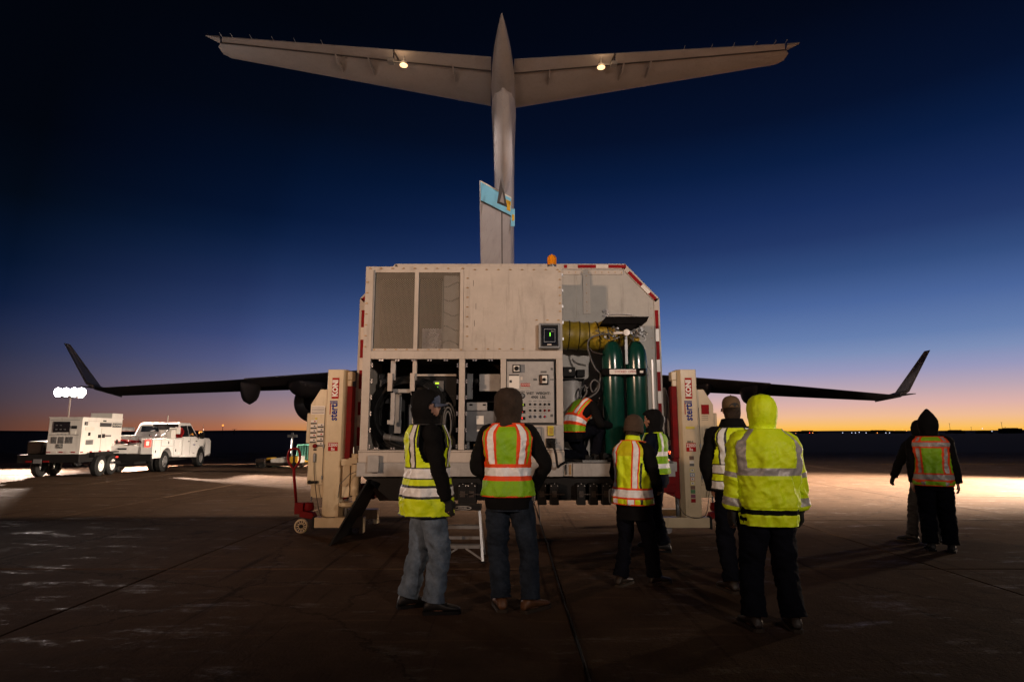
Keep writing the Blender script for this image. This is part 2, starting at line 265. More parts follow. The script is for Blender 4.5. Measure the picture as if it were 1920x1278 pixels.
class MB:
    def __init__(s): s.v = []; s.f = []; s.mi = []
    def add(s, vs, fs, mi=0):
        o = len(s.v); s.v += [tuple(v) for v in vs]; s.f += [tuple(i + o for i in f) for f in fs]; s.mi += [mi] * len(fs); return s
    def box(s, x0, x1, y0, y1, z0, z1, mi=0):
        if x0 > x1: x0, x1 = x1, x0
        vs = [(x0, y0, z0), (x1, y0, z0), (x1, y1, z0), (x0, y1, z0), (x0, y0, z1), (x1, y0, z1), (x1, y1, z1), (x0, y1, z1)]
        return s.add(vs, [(0, 3, 2, 1), (4, 5, 6, 7), (0, 1, 5, 4), (1, 2, 6, 5), (2, 3, 7, 6), (3, 0, 4, 7)], mi)
    def prism(s, poly, axis, a0, a1, mi=0):
        n = len(poly)
        def P(u, w, a):
            return {'y': (u, a, w), 'x': (a, u, w), 'z': (u, w, a)}[axis]
        vs = [P(u, w, a0) for u, w in poly] + [P(u, w, a1) for u, w in poly]
        area = sum(poly[i][0] * poly[(i + 1) % n][1] - poly[(i + 1) % n][0] * poly[i][1] for i in range(n))
        fs = [tuple(range(n)), tuple(range(2 * n - 1, n - 1, -1))] + [(i, i + n, (i + 1) % n + n, (i + 1) % n) for i in range(n)]
        return s.add(vs, fs, mi)
    def bar(s, p, q, w, h=None, up=(0, 0, 1), mi=0):
        p = Vector(p); q = Vector(q); h = h or w; d = (q - p).normalized(); u = Vector(up)
        if abs(d.dot(u)) > 0.98: u = Vector((0, 1, 0))
        r = d.cross(u).normalized(); u = r.cross(d)
        vs = [e + r * (a * w / 2) + u * (b * h / 2) for e in (p, q) for a, b in ((-1, -1), (1, -1), (1, 1), (-1, 1))]
        return s.add(vs, [(0, 1, 2, 3), (7, 6, 5, 4), (0, 4, 5, 1), (1, 5, 6, 2), (2, 6, 7, 3), (3, 7, 4, 0)], mi)
    def rings(s, rings, closed=False, cap=True, mi=0):
        n = len(rings[0]); vs = [p for r in rings for p in r]; fs = []; m = len(rings)
        for j in range(m if closed else m - 1):
            for i in range(n):
                a = j * n + i; b = j * n + (i + 1) % n; c = ((j + 1) % m) * n + (i + 1) % n; d = ((j + 1) % m) * n + i
                fs.append((a, b, c, d))
        if cap and not closed: fs += [tuple(range(n - 1, -1, -1)), tuple(range((m - 1) * n, m * n))]
        return s.add(vs, fs, mi)
    def tube(s, pts, r, n=10, mi=0, cap=True, closed=False):
        pts = [Vector(p) for p in pts]; m = len(pts); rs = r if isinstance(r, (list, tuple)) else [r] * m
        rings = []; u = None
        for i, p in enumerate(pts):
            if closed: d = pts[(i + 1) % m] - pts[i - 1]
            else: d = pts[min(i + 1, m - 1)] - pts[max(i - 1, 0)]
            d.normalize()
            if u is None:
                u = Vector((0, 0, 1)) if abs(d.z) < 0.9 else Vector((1, 0, 0))
            u = (u - d * u.dot(d)).normalized(); w = d.cross(u)
            rings.append([p + (u * math.cos(2 * PI * k / n) + w * math.sin(2 * PI * k / n)) * rs[i] for k in range(n)])
        return s.rings(rings, closed, cap, mi)
    def lathe(s, prof, c, axis='z', n=20, mi=0, cap=True):
        c = Vector(c); rings = []
        for r, h in prof:
            ring = []
            for k in range(n):
                a = 2 * PI * k / n; u, w = r * math.cos(a), r * math.sin(a)
                ring.append(c + Vector({'z': (u, w, h), 'y': (u, h, w), 'x': (h, u, w)}[axis]))
            rings.append(ring)
        return s.rings(rings, False, cap, mi)
    def ball(s, c, rx, ry=None, rz=None, nu=16, nv=10, mi=0, fn=None):
        ry = ry or rx; rz = rz or rx; c = Vector(c); rings = []
        for j in range(nv + 1):
            t = PI * j / nv; t = min(max(t, 0.02), PI - 0.02)
            rings.append([c + Vector((rx * math.sin(t) * math.cos(2 * PI * k / nu), ry * math.sin(t) * math.sin(2 * PI * k / nu), -rz * math.cos(t))) for k in range(nu)])
        return s.rings(rings, False, True, mi)
    def build(s, name, mats, parent=None, smooth=False, bevel=0, world=False, fix=True):
        me = bpy.data.meshes.new(name); me.from_pydata(s.v, [], s.f)
        if world and parent: me.transform(wmat(parent).inverted())
        if not isinstance(mats, (list, tuple)): mats = [mats]
        for m in mats: me.materials.append(M[m] if isinstance(m, str) else m)
        if len(mats) > 1: me.polygons.foreach_set('material_index', s.mi)
        if fix:
            bm = bmesh.new(); bm.from_mesh(me); bmesh.ops.recalc_face_normals(bm, faces=bm.faces); bm.to_mesh(me); bm.free()
        if smooth: me.polygons.foreach_set('use_smooth', [True] * len(me.polygons))
        me.update()
        o = bpy.data.objects.new(name, me); COL.objects.link(o)
        if parent: o.parent = parent
        if bevel:
            b = o.modifiers.new('bevel', 'BEVEL'); b.width = bevel; b.segments = 2; b.limit_method = 'ANGLE'; b.angle_limit = R(40)
        if smooth == 'auto' or (smooth and smooth is not True): pass
        return o

def wmat(o):
    m = Matrix.LocRotScale(o.location, o.rotation_euler, o.scale)
    return wmat(o.parent) @ m if o.parent else m

def tag(o, label=None, cat=None, group=None, kind=None):
    if label: o['label'] = label
    if cat: o['category'] = cat
    if group: o['group'] = group
    if kind: o['kind'] = kind
    return o
def thing(name, label, cat, loc=(0, 0, 0), rz=0, group=None, scale=1):
    o = bpy.data.objects.new(name, None); COL.objects.link(o); o.location = loc; o.rotation_euler = (0, 0, rz); o.scale = (scale,) * 3
    o.empty_display_size = 0.2
    return tag(o, label, cat, group)
def smooth_angle(o, ang=35):
    me = o.data; me.polygons.foreach_set('use_smooth', [True] * len(me.polygons))
    try: me.set_sharp_from_angle(angle=R(ang))
    except Exception: pass
    return o
def copy_tree(o, parent=None):
    c = o.copy(); COL.objects.link(c); c.parent = parent
    for ch in [x for x in list(o.children)]: copy_tree(ch, c)
    return c
def text(s, size, loc, name, m, parent, rot=(PI / 2, 0, 0), ext=0.001, world=False, sx=1.0, align='CENTER', bold=0.0):
    cu = bpy.data.curves.new(name, 'FONT'); cu.body = s; cu.size = size; cu.extrude = ext; cu.align_x = align; cu.align_y = 'CENTER'; cu.offset = bold
    cu.resolution_u = 2
    to = bpy.data.objects.new(name + '_tmp', cu); COL.objects.link(to)
    dg = bpy.context.evaluated_depsgraph_get(); me = bpy.data.meshes.new_from_object(to.evaluated_get(dg))
    bpy.data.objects.remove(to); bpy.data.curves.remove(cu)
    me.transform(Matrix.Diagonal((sx, 1, 1, 1)))
    from mathutils import Euler
    me.transform(Matrix.Translation(Vector(loc)) @ Euler(rot).to_matrix().to_4x4())
    if world and parent: me.transform(wmat(parent).inverted())
    me.materials.clear(); me.materials.append(M[m])
    me.name = name
    o = bpy.data.objects.new(name, me); COL.objects.link(o)
    if parent: o.parent = parent
    return o
# ================================================================== GROUND
def quad(name, x0, x1, y0, y1, z, m, kind='structure', parent=None):
    o = MB().add([(x0, y0, z), (x1, y0, z), (x1, y1, z), (x0, y1, z)], [(0, 1, 2, 3)]).build(name, m, parent, fix=False)
    if kind: o['kind'] = kind
    return o
SX, SY = 4.35, 3.75
GX0, GX1, GY0, GY1 = 0.48 - 7 * SX, 0.48 + 7 * SX, 7.04 - 2 * SY, 7.04 + 6 * SY
field = quad('field', -6000, 6000, 46.0, 8000, -0.06, 'field')
ap = MB()
ZB = -0.03
for (a, b, c, d) in ((-90, 90, -40, GY0), (-90, 90, GY1, 46.2), (-90, GX0, GY0, GY1), (GX1, 90, GY0, GY1)):
    ap.add([(a, c, 0), (b, c, 0), (b, d, 0), (a, d, 0)], [(0, 1, 2, 3)])
apron = ap.build('apron', 'concrete', None, fix=False); apron['kind'] = 'structure'
quad('joint_sealant', GX0, GX1, GY0, GY1, ZB, 'sealant', None, apron)
g = 0.012
slab = MB().box(g, SX - g, g, SY - g, ZB - 0.05, 0)
first = slab.build('concrete_slab', 'concrete', apron, bevel=0.004)
sme = first.data
k = 0
for i in range(-7, 7):
    for j in range(-2, 6):
        o = first if k == 0 else bpy.data.objects.new('concrete_slab', sme)
        if k: COL.objects.link(o); o.parent = apron; b = o.modifiers.new('bevel', 'BEVEL'); b.width = 0.004; b.segments = 2
        o.location = (0.48 + i * SX, 7.04 + j * SY, random.uniform(-0.002, 0.002)); k += 1

# low rise on the far horizon
hb = MB(); pts = []
N = 90
for i in range(N + 1):
    x = -1500 + 3900 * i / N
    h = 5.5 + 3.5 * noise.noise(Vector((x * 0.0023, 3, 0))) + (7 * max(0, (x - 900) / 1500)) + 0.8 * noise.noise(Vector((x * 0.03, 1, 0)))
    pts.append((x, max(1.0, h)))
vs = []; fs = []
for x, h in pts:
    vs += [(x, 1500, -1), (x, 1620, h), (x, 1900, -1)]
for i in range(N):
    a = i * 3; fs += [(a, a + 3, a + 4, a + 1), (a + 1, a + 4, a + 5, a + 2)]
hill = hb.add(vs, fs).build('hills', 'field', None, smooth=True); hill['kind'] = 'structure'

# ================================================================== AIRCRAFT
plane = thing('transport_aircraft', 'large grey high-wing transport aircraft seen from behind with T-shaped tail and drooping upturned wingtips', 'aircraft', (0, 24, 0))
def onz(px, py, z):
    a = (px - 960) / F_PX; b = (639 - py) / F_PX
    dy = math.cos(PITCH) - b * math.sin(PITCH); dz = math.sin(PITCH) + b * math.cos(PITCH)
    t = (z - EYE) / dz
    return Vector((a * t, dy * t, z))
def foil(te, le, tk, n=9):
    """closed ring between a trailing edge and a leading edge point; tk = thickness"""
    te = Vector(te); le = Vector(le); up = []; lo = []
    for i in range(n + 1):
        t = i / n; p = te.lerp(le, t)
        w = tk * 0.5 * (2.6 * math.sqrt(max(0, 1 - t)) * t ** 0.9 + 0.02)
        up.append(p + Vector((0, 0, w))); lo.append(p - Vector((0, 0, w * 0.8)))
    return up + lo[::-1]
def wing_loft(stations, m, name, parent, n=9, smooth=True):
    b = MB(); b.rings([foil(te, le, tk, n) for te, le, tk in stations]); o = b.build(name, m, parent, world=True); return smooth_angle(o, 50)
# horizontal stabiliser, two halves; trailing-edge strip (elevator) is a part of its own behind a hinge gap
zr, zt = 14.6, 14.25
def stab(side):
    if side < 0:
        te0, le0, te1, le1, tip = (921, 108), (920, 199), (412, 70), (436, 110), (385, 66)
        h0, h1 = (921, 130), (414, 80)
    else:
        te0, le0, te1, le1, tip = (964, 112), (964, 203), (1476, 83), (1452, 122), (1500, 80)
        h0, h1 = (964, 134), (1474, 93)
    P = lambda q, z: onz(q[0], q[1], z)
    s = wing_loft([(P(h0, zr), P(le0, zr), 0.42), (P(h1, zt), P(le1, zt), 0.16), (P(h1, zt).lerp(P(le1, zt), 0.25) + Vector((side * 0.18, 0, 0)), P(h1, zt).lerp(P(le1, zt), 0.75) + Vector((side * 0.18, 0, 0)), 0.06)], 'plane_under_shaded', 'stabiliser', plane)
    eps = 0.03
    def gap(q, z, d): p = P(q, z); p.y -= d; return p
    split = 0.37 if side > 0 else 0.36
    def lerp2(a, b, t): return (a[0] + (b[0] - a[0]) * t, a[1] + (b[1] - a[1]) * t)
    for (ta, tb) in ((0.0, split - 0.003), (split + 0.001, 0.992)):
        st = []
        for t in (ta, tb):
            z = zr + (zt - zr) * t
            st.append((P(lerp2(te0, te1, t), z), gap(lerp2(h0, h1, t), z, 0.07), 0.20 - 0.12 * t))
        b = MB()
        rr = []
        for te, le, tk in st:
            rr.append([te, le + Vector((0, 0, -tk * 0.5)), le + Vector((0, 0, tk * 0.5)), te + Vector((0, 0, 0.03))])
        b.rings(rr); b.build('elevator', 'plane_under_shaded', plane, world=True)
    hg = MB(); A_ = P(h0, zr) - Vector((0, .05, .115)); B_ = P(h1, zt) - Vector((0, .05, .05)); hg.bar(A_, B_, .05, .02); tm = A_.lerp(B_, split)
    hg.bar(tm, P(lerp2(te0, te1, split), zr + (zt - zr) * split) - Vector((0, 0, .02)), .05, .02); hg.build('hinge_gap', 'plane_line', plane, world=True)
    # pointed tip horn
    a = P(te1, zt); t_ = P(tip, zt); c = P(h1, zt)
    MB().rings([[a + Vector((0, 0, .03)), c + Vector((0, 0, .05)), c - Vector((0, 0, .05)), a - Vector((0, 0, .03))], [t_ + Vector((0, 0, .01)), t_ + Vector((0, 0.05, .01)), t_ + Vector((0, 0.05, -.01)), t_ + Vector((0, 0, -.01))]]).build('tip_horn', 'plane_under_shaded', plane, world=True)
    # static wicks along the trailing edge
    w = MB()
    for t in (0.62, 0.72, 0.80, 0.88, 0.95, 0.99):
        p = P(lerp2(te0, te1, t), zt); w.bar(p, p + Vector((0, -0.22, 0.02)), 0.015)
    tag(w.build('static_wick', 'alu', plane, world=True), kind='stuff')
    # hinge fairing blades under the hinge line
    for t in (0.13, 0.40, 0.50) if side > 0 else (0.14, 0.45, 0.57):
        p = P(lerp2(h0, h1, t), zr + (zt - zr) * t) - Vector((0, 0, 0.18))
        MB().prism([(p.y - 0.25, p.z + 0.05), (p.y + 0.15, p.z - 0.10), (p.y + 0.8, p.z - 0.02), (p.y + 0.8, p.z + 0.1)], 'x', p.x - 0.02, p.x + 0.02).build('hinge_fairing', 'plane_under_shaded', plane, world=True)
    # floodlamp on an arm under the stabiliser
    lx, ly = ((757, 121) if side < 0 else (1127, 125)); px_, py_ = ((733, 118) if side < 0 else (1151, 124))
    L = onz(lx, ly, 14.15); B2 = onz(px_, py_, 14.15)
    hs = MB(); hs.lathe([(0.02, 0.10), (0.10, 0.08), (0.145, 0.0), (0.15, -0.03), (0.0, -0.032)], L, 'z', 16); hs.bar(L + Vector((0, 0, 0.05)), L + Vector((0, 0, 0.45)), 0.04)
    h = hs.build('floodlamp', 'alu', plane, world=True)
    MB().lathe([(0.0, -0.052), (0.135, -0.045), (0.138, -0.034), (0.0, -0.033)], L, 'z', 16).build('lens', 'lamp_tail', h, world=True)
    MB().box(B2.x - .10, B2.x + .10, B2.y - .13, B2.y + .13, B2.z, B2.z + .12).build('lamp_bracket', 'alu', plane, world=True)
    MB().bar(B2 + Vector((0, 0, .06)), L + Vector((0, 0, .08)), 0.03).build('lamp_arm', 'alu', plane, world=True)
    d = bpy.data.lights.new('stabiliser_lamp', 'SPOT'); d.energy = 1500; d.color = (1, .80, .68); d.spot_size = R(70); d.spot_blend = 0.9; d.shadow_soft_size = 0.14
    dp_ = bpy.data.lights.new('lamp_spill', 'POINT'); dp_.energy = 9; dp_.color = (1, .62, .32); dp_.shadow_soft_size = .08
    po = bpy.data.objects.new('lamp_spill', dp_); COL.objects.link(po); po.location = L + Vector((0, -.34, .02))
    lo = bpy.data.objects.new('stabiliser_lamp', d); COL.objects.link(lo); lo.location = L - Vector((0, 0, 0.08)); tgt = Vector((0, 22.5, 9.0)); lo.rotation_euler = (tgt - lo.location).to_track_quat('-Z', 'Y').to_euler()
stab(-1); stab(1)
# fin: lofted lens-shaped sections, trailing edge towards the camera
def fin_ring(z, yte, chord, w, x=0.0, wte=0.04):
    pts = []; n = 10
    for i in range(n + 1):
        t = i / n; hw = max(wte, w * 0.5 * math.sin(PI * min(1, (t * 0.78 + 0.12))) ** 0.8) if t < 0.99 else 0.03
        if i == 0: hw = wte
        pts.append((hw, yte + chord * t))
    return [Vector((x + a, b, z)) for a, b in pts] + [Vector((x - a, b, z)) for a, b in reversed(pts)]
CX = -0.33
fb = MB()
fin_prof = [(7.0, 24.6, 7.0, 0.86), (9.0, 23.7, 6.6, 0.86), (10.9, 22.6, 6.2, 0.84), (12.2, 21.5, 5.8, 0.84), (13.4, 20.6, 5.4, 0.90), (14.2, 20.0, 5.2, 0.98)]
fb.rings([fin_ring(z, y, c, w, CX) for z, y, c, w in fin_prof]); fin = smooth_angle(fb.build('fin', 'plane_tail_lit', plane, world=True), 45)
# upper rudder, straight, proud strip behind the fin
ur = MB()
ur.rings([fin_ring(z, y - 1.25, 1.6, w, CX, 0.03) for z, y, w in ((10.86, 23.3, 0.05), (11.1, 22.8, 0.42), (11.5, 22.1, 0.70), (12.2, 21.5, 0.68), (13.35, 20.65, 0.62))]); smooth_angle(ur.build('upper_rudder', 'plane_tail_lit', plane, world=True), 45)
# lower rudder, deflected to the left: shows its right face with the blue stripe
hinge_x = CX + 0.10
def rudder_pt(t, z, off=0.0):
    """t 0 at the hinge, 1 at the trailing edge"""
    yh = 23.7 - (z - 9.0) * 0.45; a = R(30)
    x = hinge_x - math.sin(a) * 1.95 * t; y = yh - math.cos(a) * 1.95 * t
    return Vector((x + math.cos(a) * off, y - math.sin(a) * off, z))
lr = MB(); rr = []
for z in (7.0, 9.0, 10.82):
    rr.append([rudder_pt(0, z, 0.20), rudder_pt(0.5, z, 0.12), rudder_pt(1, z, 0.02), rudder_pt(1, z, -0.02), rudder_pt(0.5, z, -0.12), rudder_pt(0, z, -0.20)])
lr.rings(rr); lower = lr.build('lower_rudder', 'plane_tail_lit', plane, world=True)
st = MB()
def band(b, za, zb, off, mi=0, t0=0.0, t1=1.0):
    def o(t): return 0.20 * (1 - t) + 0.02 * t + off + 0.03
    b.add([rudder_pt(t0, za, o(t0)), rudder_pt(t1, za, o(t1)), rudder_pt(t1, zb, o(t1)), rudder_pt(t0, zb, o(t0)),
           rudder_pt(t0, za, o(t0) - .02), rudder_pt(t1, za, o(t1) - .02), rudder_pt(t1, zb, o(t1) - .02), rudder_pt(t0, zb, o(t0) - .02)],
          [(0, 1, 2, 3), (7, 6, 5, 4), (0, 4, 5, 1), (1, 5, 6, 2), (2, 6, 7, 3), (3, 7, 4, 0)], mi)
b_ = MB(); band(b_, 10.16, 10.76, 0.0); b_.build('blue_stripe', 'fin_blue', lower, world=True)
for za, zb in ((10.11, 10.15), (10.77, 10.81)):
    b_ = MB(); band(b_, za, zb, 0.0); b_.build('stripe_edge', 'fin_white' if za > 10.5 else 'black_print', lower, world=True)
b_ = MB(); band(b_, 10.28, 10.64, 0.012, 0, 0.04, 0.16); band(b_, 10.50, 10.62, 0.012, 0, 0.02, 0.20); b_.build('emblem', 'emblem_yellow', lower, world=True)
b_ = MB(); band(b_, 7.0, 10.12, -0.012, 0, 0.30, 0.325); b_.build('seam', 'plane_line', lower, world=True)
# the stripe goes on over the right-hand side of the fin
MB().box(CX + 0.28, CX + 0.445, 23.10, 23.14, 9.72, 10.45).build('blue_stripe', 'fin_blue', plane, world=True)
MB().box(CX + 0.33, CX + 0.42, 23.085, 23.098, 9.95, 10.2).build('emblem', 'emblem_yellow', plane, world=True)
# dark open seam between the two rudders
gp_ = [at(a, b, 21.2) for a, b in ((932, 380), (951, 388), (946, 362), (942, 352), (939, 334))]; MB().prism([(q.x, q.z) for q in gp_], 'y', 21.18, 21.24).build('rudder_gap', 'plane_line', plane, world=True)
gp_ = [at(a, b, 21.15) for a, b in ((937, 378), (946, 382), (942, 360))]; MB().prism([(q.x, q.z) for q in gp_], 'y', 21.15, 21.175).build('hinge_bracket', 'plane_under_shaded', plane, world=True)
# seams up the back of the fin
for dx in (-0.23, 0.24):
    s_ = MB(); s_.bar((CX + dx, 22.20, 11.2), (CX + dx * 0.95, 20.38, 13.2), 0.018, 0.05); s_.build('seam', 'plane_line', plane, world=True)
# bullet fairing at the top of the fin
bf = MB(); bp = [(17.3, 0.02, 0.02, 14.74), (17.8, 0.13, 0.13, 14.66), (18.6, 0.27, 0.28, 14.56), (19.6, 0.38, 0.42, 14.45), (20.8, 0.46, 0.52, 14.38), (22.5, 0.47, 0.56, 14.38), (24.5, 0.40, 0.5, 14.4), (26.2, 0.1, 0.12, 14.5)]
bf.rings([[Vector((CX + a * math.cos(2 * PI * k / 20), y, z + h * math.sin(2 * PI * k / 20))) for k in range(20)] for y, a, h, z in bp]); bf.build('bullet_fairing', 'plane_under_shaded', plane, True, world=True)
# fuselage
fu = MB(); fp = [(25.5, 0.3, 0.3, 6.6), (28, 1.2, 1.0, 6.1), (32, 2.3, 1.9, 5.2), (37, 3.2, 2.8, 4.3), (42, 3.43, 3.2, 4.0), (58, 3.43, 3.2, 4.0), (70, 3.4, 3.2, 4.0), (75, 2.2, 2.2, 3.6), (78, 0.3, 0.3, 3.2)]
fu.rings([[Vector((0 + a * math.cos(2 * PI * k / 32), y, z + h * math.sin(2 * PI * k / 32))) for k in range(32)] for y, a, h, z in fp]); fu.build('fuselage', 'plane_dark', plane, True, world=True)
MB().box(-3.9, 3.9, 48, 60, 0.25, 2.2).build('landing_gear_sponson', 'plane_dark', plane, world=True, bevel=0.5)
for sx_ in (-1, 1):
    for yy in (50.5, 52, 56, 57.5):
        MB().lathe([(0.1, -0.25), (0.55, -0.25), (0.62, -0.15), (0.62, 0.15), (0.55, 0.25), (0.1, 0.25)], (sx_ * 3.1, yy, 0.62), 'x', 20).build('wheel', 'rubber', plane, True, world=True)
# wings
def wing(side):
    if side > 0: T = [(960, 683, 44), (1245, 704, 43), (1480, 722, 38.6), (1690, 741, 35)]; B = [(960, 718), (1245, 727), (1480, 739), (1690, 750)]
    else: T = [(960, 676, 44), (672, 695, 43), (420, 713, 38.6), (176, 727, 35)]; B = [(960, 718), (672, 724), (420, 731), (176, 741)]
    C = (9.5, 8.0, 5.0, 2.6); st = []
    for (tx, ty, D), (bx, by), c in zip(T, B, C):
        te = at(tx, ty, D); le = at(bx, by, D + c); le.x = te.x
        st.append((te, le, 0.09 * c))
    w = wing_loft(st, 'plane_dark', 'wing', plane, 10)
    tip_te, tip_le, _ = st[-1]
    # winglet: up, outwards and back
    if side > 0: top0, top1 = at(1743, 656, 33.2), at(1733, 657, 34.2)
    else: top0, top1 = at(121, 643, 33.2), at(131, 645, 34.2)
    e = Vector((side * 0.35, 0, 0))
    top1 = top0 + Vector((-side * 0.10, 0.30, -0.02)); wl_ = tip_te.lerp(tip_le, .42)

    MB().rings([[tip_te + Vector((0, .1, .1)), tip_te + Vector((0, .1, -.1)), tip_le + Vector((0, 0, -.12)), tip_le + Vector((0, 0, .12))],
                [tip_te + e + Vector((0, -.1, .32)), tip_te + e + Vector((0.08 * side, -.1, .22)), wl_ + e + Vector((0.08 * side, 0, .2)), wl_ + e + Vector((0, 0, .3))],
                [top0 + Vector((0, 0, 0)), top0 + Vector((.04 * side, 0, 0)), top1 + Vector((.04 * side, 0, 0)), top1]]).build('winglet', 'plane_dark', plane, world=True)
    MB().rings([[tip_te + Vector((0, 0, .1)), tip_te + Vector((0, .6, .1)), tip_te + Vector((0, .6, -.05)), tip_te + Vector((0, 0, -.05))], [tip_te + Vector((side * .8, -.1, .12)), tip_te + Vector((side * .8, .1, .12)), tip_te + Vector((side * .8, .1, .08)), tip_te + Vector((side * .8, -.1, .08))]]).build('wingtip_horn', 'plane_dark', plane, world=True)
    # aileron / flap break: flap hangs lower
    fl = [];
    ts = ((0.0, 0.32), (0.33, 0.62))
    for t0, t1 in ts:
        rr = []
        for t in (t0, t1):
            u = t * 3; i = min(2, int(u)); f_ = u - i
            te = st[i][0].lerp(st[i + 1][0], f_); le = st[i][1].lerp(st[i + 1][1], f_); c_ = (le - te) * 0.22
            rr.append([te + Vector((0, -.10, .04)), te + Vector((0, -.10, -.04)), te + c_ + Vector((0, 0, -.42)), te + c_ + Vector((0, 0, -.05))])
        MB().rings(rr).build('flap', 'plane_dark', plane, world=True)
    # flap track fairings: canoe shaped pods under the wing
    pods = ((1410, 725, 40, 0.45, 2.2), (1320, 722, 41.5, .6, 1.5)) if side > 0 else ((463, 720, 39.5, 0.5, 2.4), (655, 714, 42.5, 0.8, 2.2), (570, 716, 41, 1.3, 1.9))
    for px_, py_, D, hw, dep in pods:
        c = at(px_, py_, D); rr = []
        for y, s_ in ((-0.9, 0.04), (-0.5, 0.5), (0, 0.9), (.6, 1.0), (1.3, 0.8), (2.0, 0.1)):
            rr.append([c + Vector((hw * s_ * math.cos(a), y, -dep * 0.5 * s_ * max(0, -math.sin(a)) * 1.0 + 0.1 * math.sin(a) - 0.02)) for a in [2 * PI * k / 16 for k in range(16)]])
        MB().rings(rr).build('flap_track_fairing', 'plane_dark', plane, True, world=True)
    eng = ((1276, 766, 46, 1.55),) if side > 0 else ((586, 752, 46, 1.62), (690, 824, 47, 1.45))
    if side > 0: eng = eng + ((1195, 812, 47, 1.45),)
    for px_, py_, D, r in eng:
        c = at(px_, py_, D)
        e_ = smooth_angle(MB().lathe([(r * 0.55, 0.4), (r * 0.86, 0.0), (r, 0.5), (r * 1.03, 2.2), (r * 0.98, 4.2), (r * 0.85, 4.6), (r * 0.7, 4.5)], c, 'y', 36).build('engine', 'engine', plane, world=True), 50)
        MB().lathe([(0.02, -0.8), (r * 0.28, 0.2), (r * 0.5, 0.39), (0.02, 0.395)], c, 'y', 24).build('exhaust_cone', 'gap', e_, True, world=True)
        MB().prism([(c.y + .6, c.z + r * .9), (c.y + 4, c.z + r * .9), (c.y + 3, c.z + r * .9 + .7), (c.y + 0.4, c.z + r * .9 + .7)], 'x', c.x - .22, c.x + .22).build('pylon', 'plane_dark', plane, world=True)
wing(1); wing(-1)
# ================================================================== EQUIPMENT SHELTER
FY, BY = 8.6, 9.7
sh = thing('equipment_shelter', 'large beige equipment shelter with screened vents and open bays raised behind the aircraft tail', 'equipment shelter', (0, 9.7, 0.52))
def part(b, name, m, parent=None, **k):
    k.setdefault('world', True)
    return b.build(name, m, parent if parent is not None else sh, **k)
def fbox(x0, x1, z0, z1, y0, y1, name, m, bevel=0.004, parent=None):
    return part(MB().box(x0, x1, y0, y1, z0, z1), name, m, parent, bevel=bevel)
# main body: wall with chamfered top corners
XL, XR = -2.52, 2.44
body_poly = [(XL, 1.09), (XR, 1.09), (XR, 3.71), (1.89, 4.30), (-1.95, 4.30), (XL, 3.71)]
part(MB().prism(body_poly, 'y', BY, 12.4), 'rear_body', 'shelter_wall', bevel=0.012)
# edge trim round the rear body, proud of its wall
ed = MB()
for (a, c) in ((body_poly[1], body_poly[2]), (body_poly[2], body_poly[3]), (body_poly[3], body_poly[4]), (body_poly[4], body_poly[5]), (body_poly[5], body_poly[0])):
    A = Vector((a[0], BY - 0.012, a[1])); C = Vector((c[0], BY - 0.012, c[1])); cen = Vector((0, BY - 0.012, 2.6))
    d = (C - A).normalized(); nrm = Vector((-d.z, 0, d.x)); nrm = nrm if nrm.dot(cen - A) > 0 else -nrm
    ed.bar(A + nrm * 0.045, C + nrm * 0.045, 0.02, 0.09, up=(nrm.x, 0, nrm.z))
part(ed, 'edge_trim', 'shelter')
# conspicuity tape: each strip a piece of its own
def tape(a, c, m, w=0.055):
    A = Vector((a[0], BY - 0.026, a[1])); C = Vector((c[0], BY - 0.026, c[1])); d = (C - A).normalized()
    part(MB().bar(A, C, 0.004, w, up=(-d.z, 0, d.x)), 'reflective_strip', m)
def zof(y, D): return at(960, y, D).z
for xx, seq in ((-2.455, ((582, 614, 'r'), (614, 637, 'w'), (637, 671, 'r'), (671, 694, 'w'), (694, 729, 'r'), (729, 753, 'w'), (753, 778, 'r'), (778, 800, 'w'), (800, 835, 'r'), (835, 848, 'w'))),
                (2.385, ((582, 617, 'r'), (617, 640, 'w'), (640, 674, 'r'), (674, 697, 'w'), (697, 733, 'r'), (733, 756, 'w'), (756, 780, 'r'), (780, 802, 'w'), (802, 835, 'r')))):
    for a, c, k_ in seq:
        tape((xx, zof(a, BY)), (xx, zof(c, BY)), 'tape_red' if k_ == 'r' else 'tape_white')
for a, c, k_ in ((1057, 1063, 'r'), (1063, 1083, 's'), (1083, 1117, 'r'), (1117, 1140, 'w'), (1140, 1173, 'r')):
    if k_ != 's': tape((at(a, 498, BY).x, 4.255), (at(c, 498, BY).x, 4.255), 'tape_red' if k_ == 'r' else 'tape_white')
P0 = Vector((1.89, 0, 4.30)); P1 = Vector((2.44, 0, 3.71)); dn = (P1 - P0).normalized(); nn = Vector((-abs(dn.z), 0, -abs(dn.x))) * 0.055
for a, c, k_ in ((0.17, 0.56, 'r'), (0.56, 0.78, 'w'), (0.78, 0.96, 'r')):
    A = P0.lerp(P1, a) + nn; C = P0.lerp(P1, c) + nn; tape((A.x, A.z), (C.x, C.z), 'tape_red' if k_ == 'r' else 'tape_white')
P0 = Vector((-1.95, 0, 4.30)); P1 = Vector((XL, 0, 3.71)); nn = Vector((0.04, 0, -0.04))
A = P0.lerp(P1, 0.75) + nn; C = P0.lerp(P1, 0.97) + nn; tape((A.x, A.z), (C.x, C.z), 'tape_red')
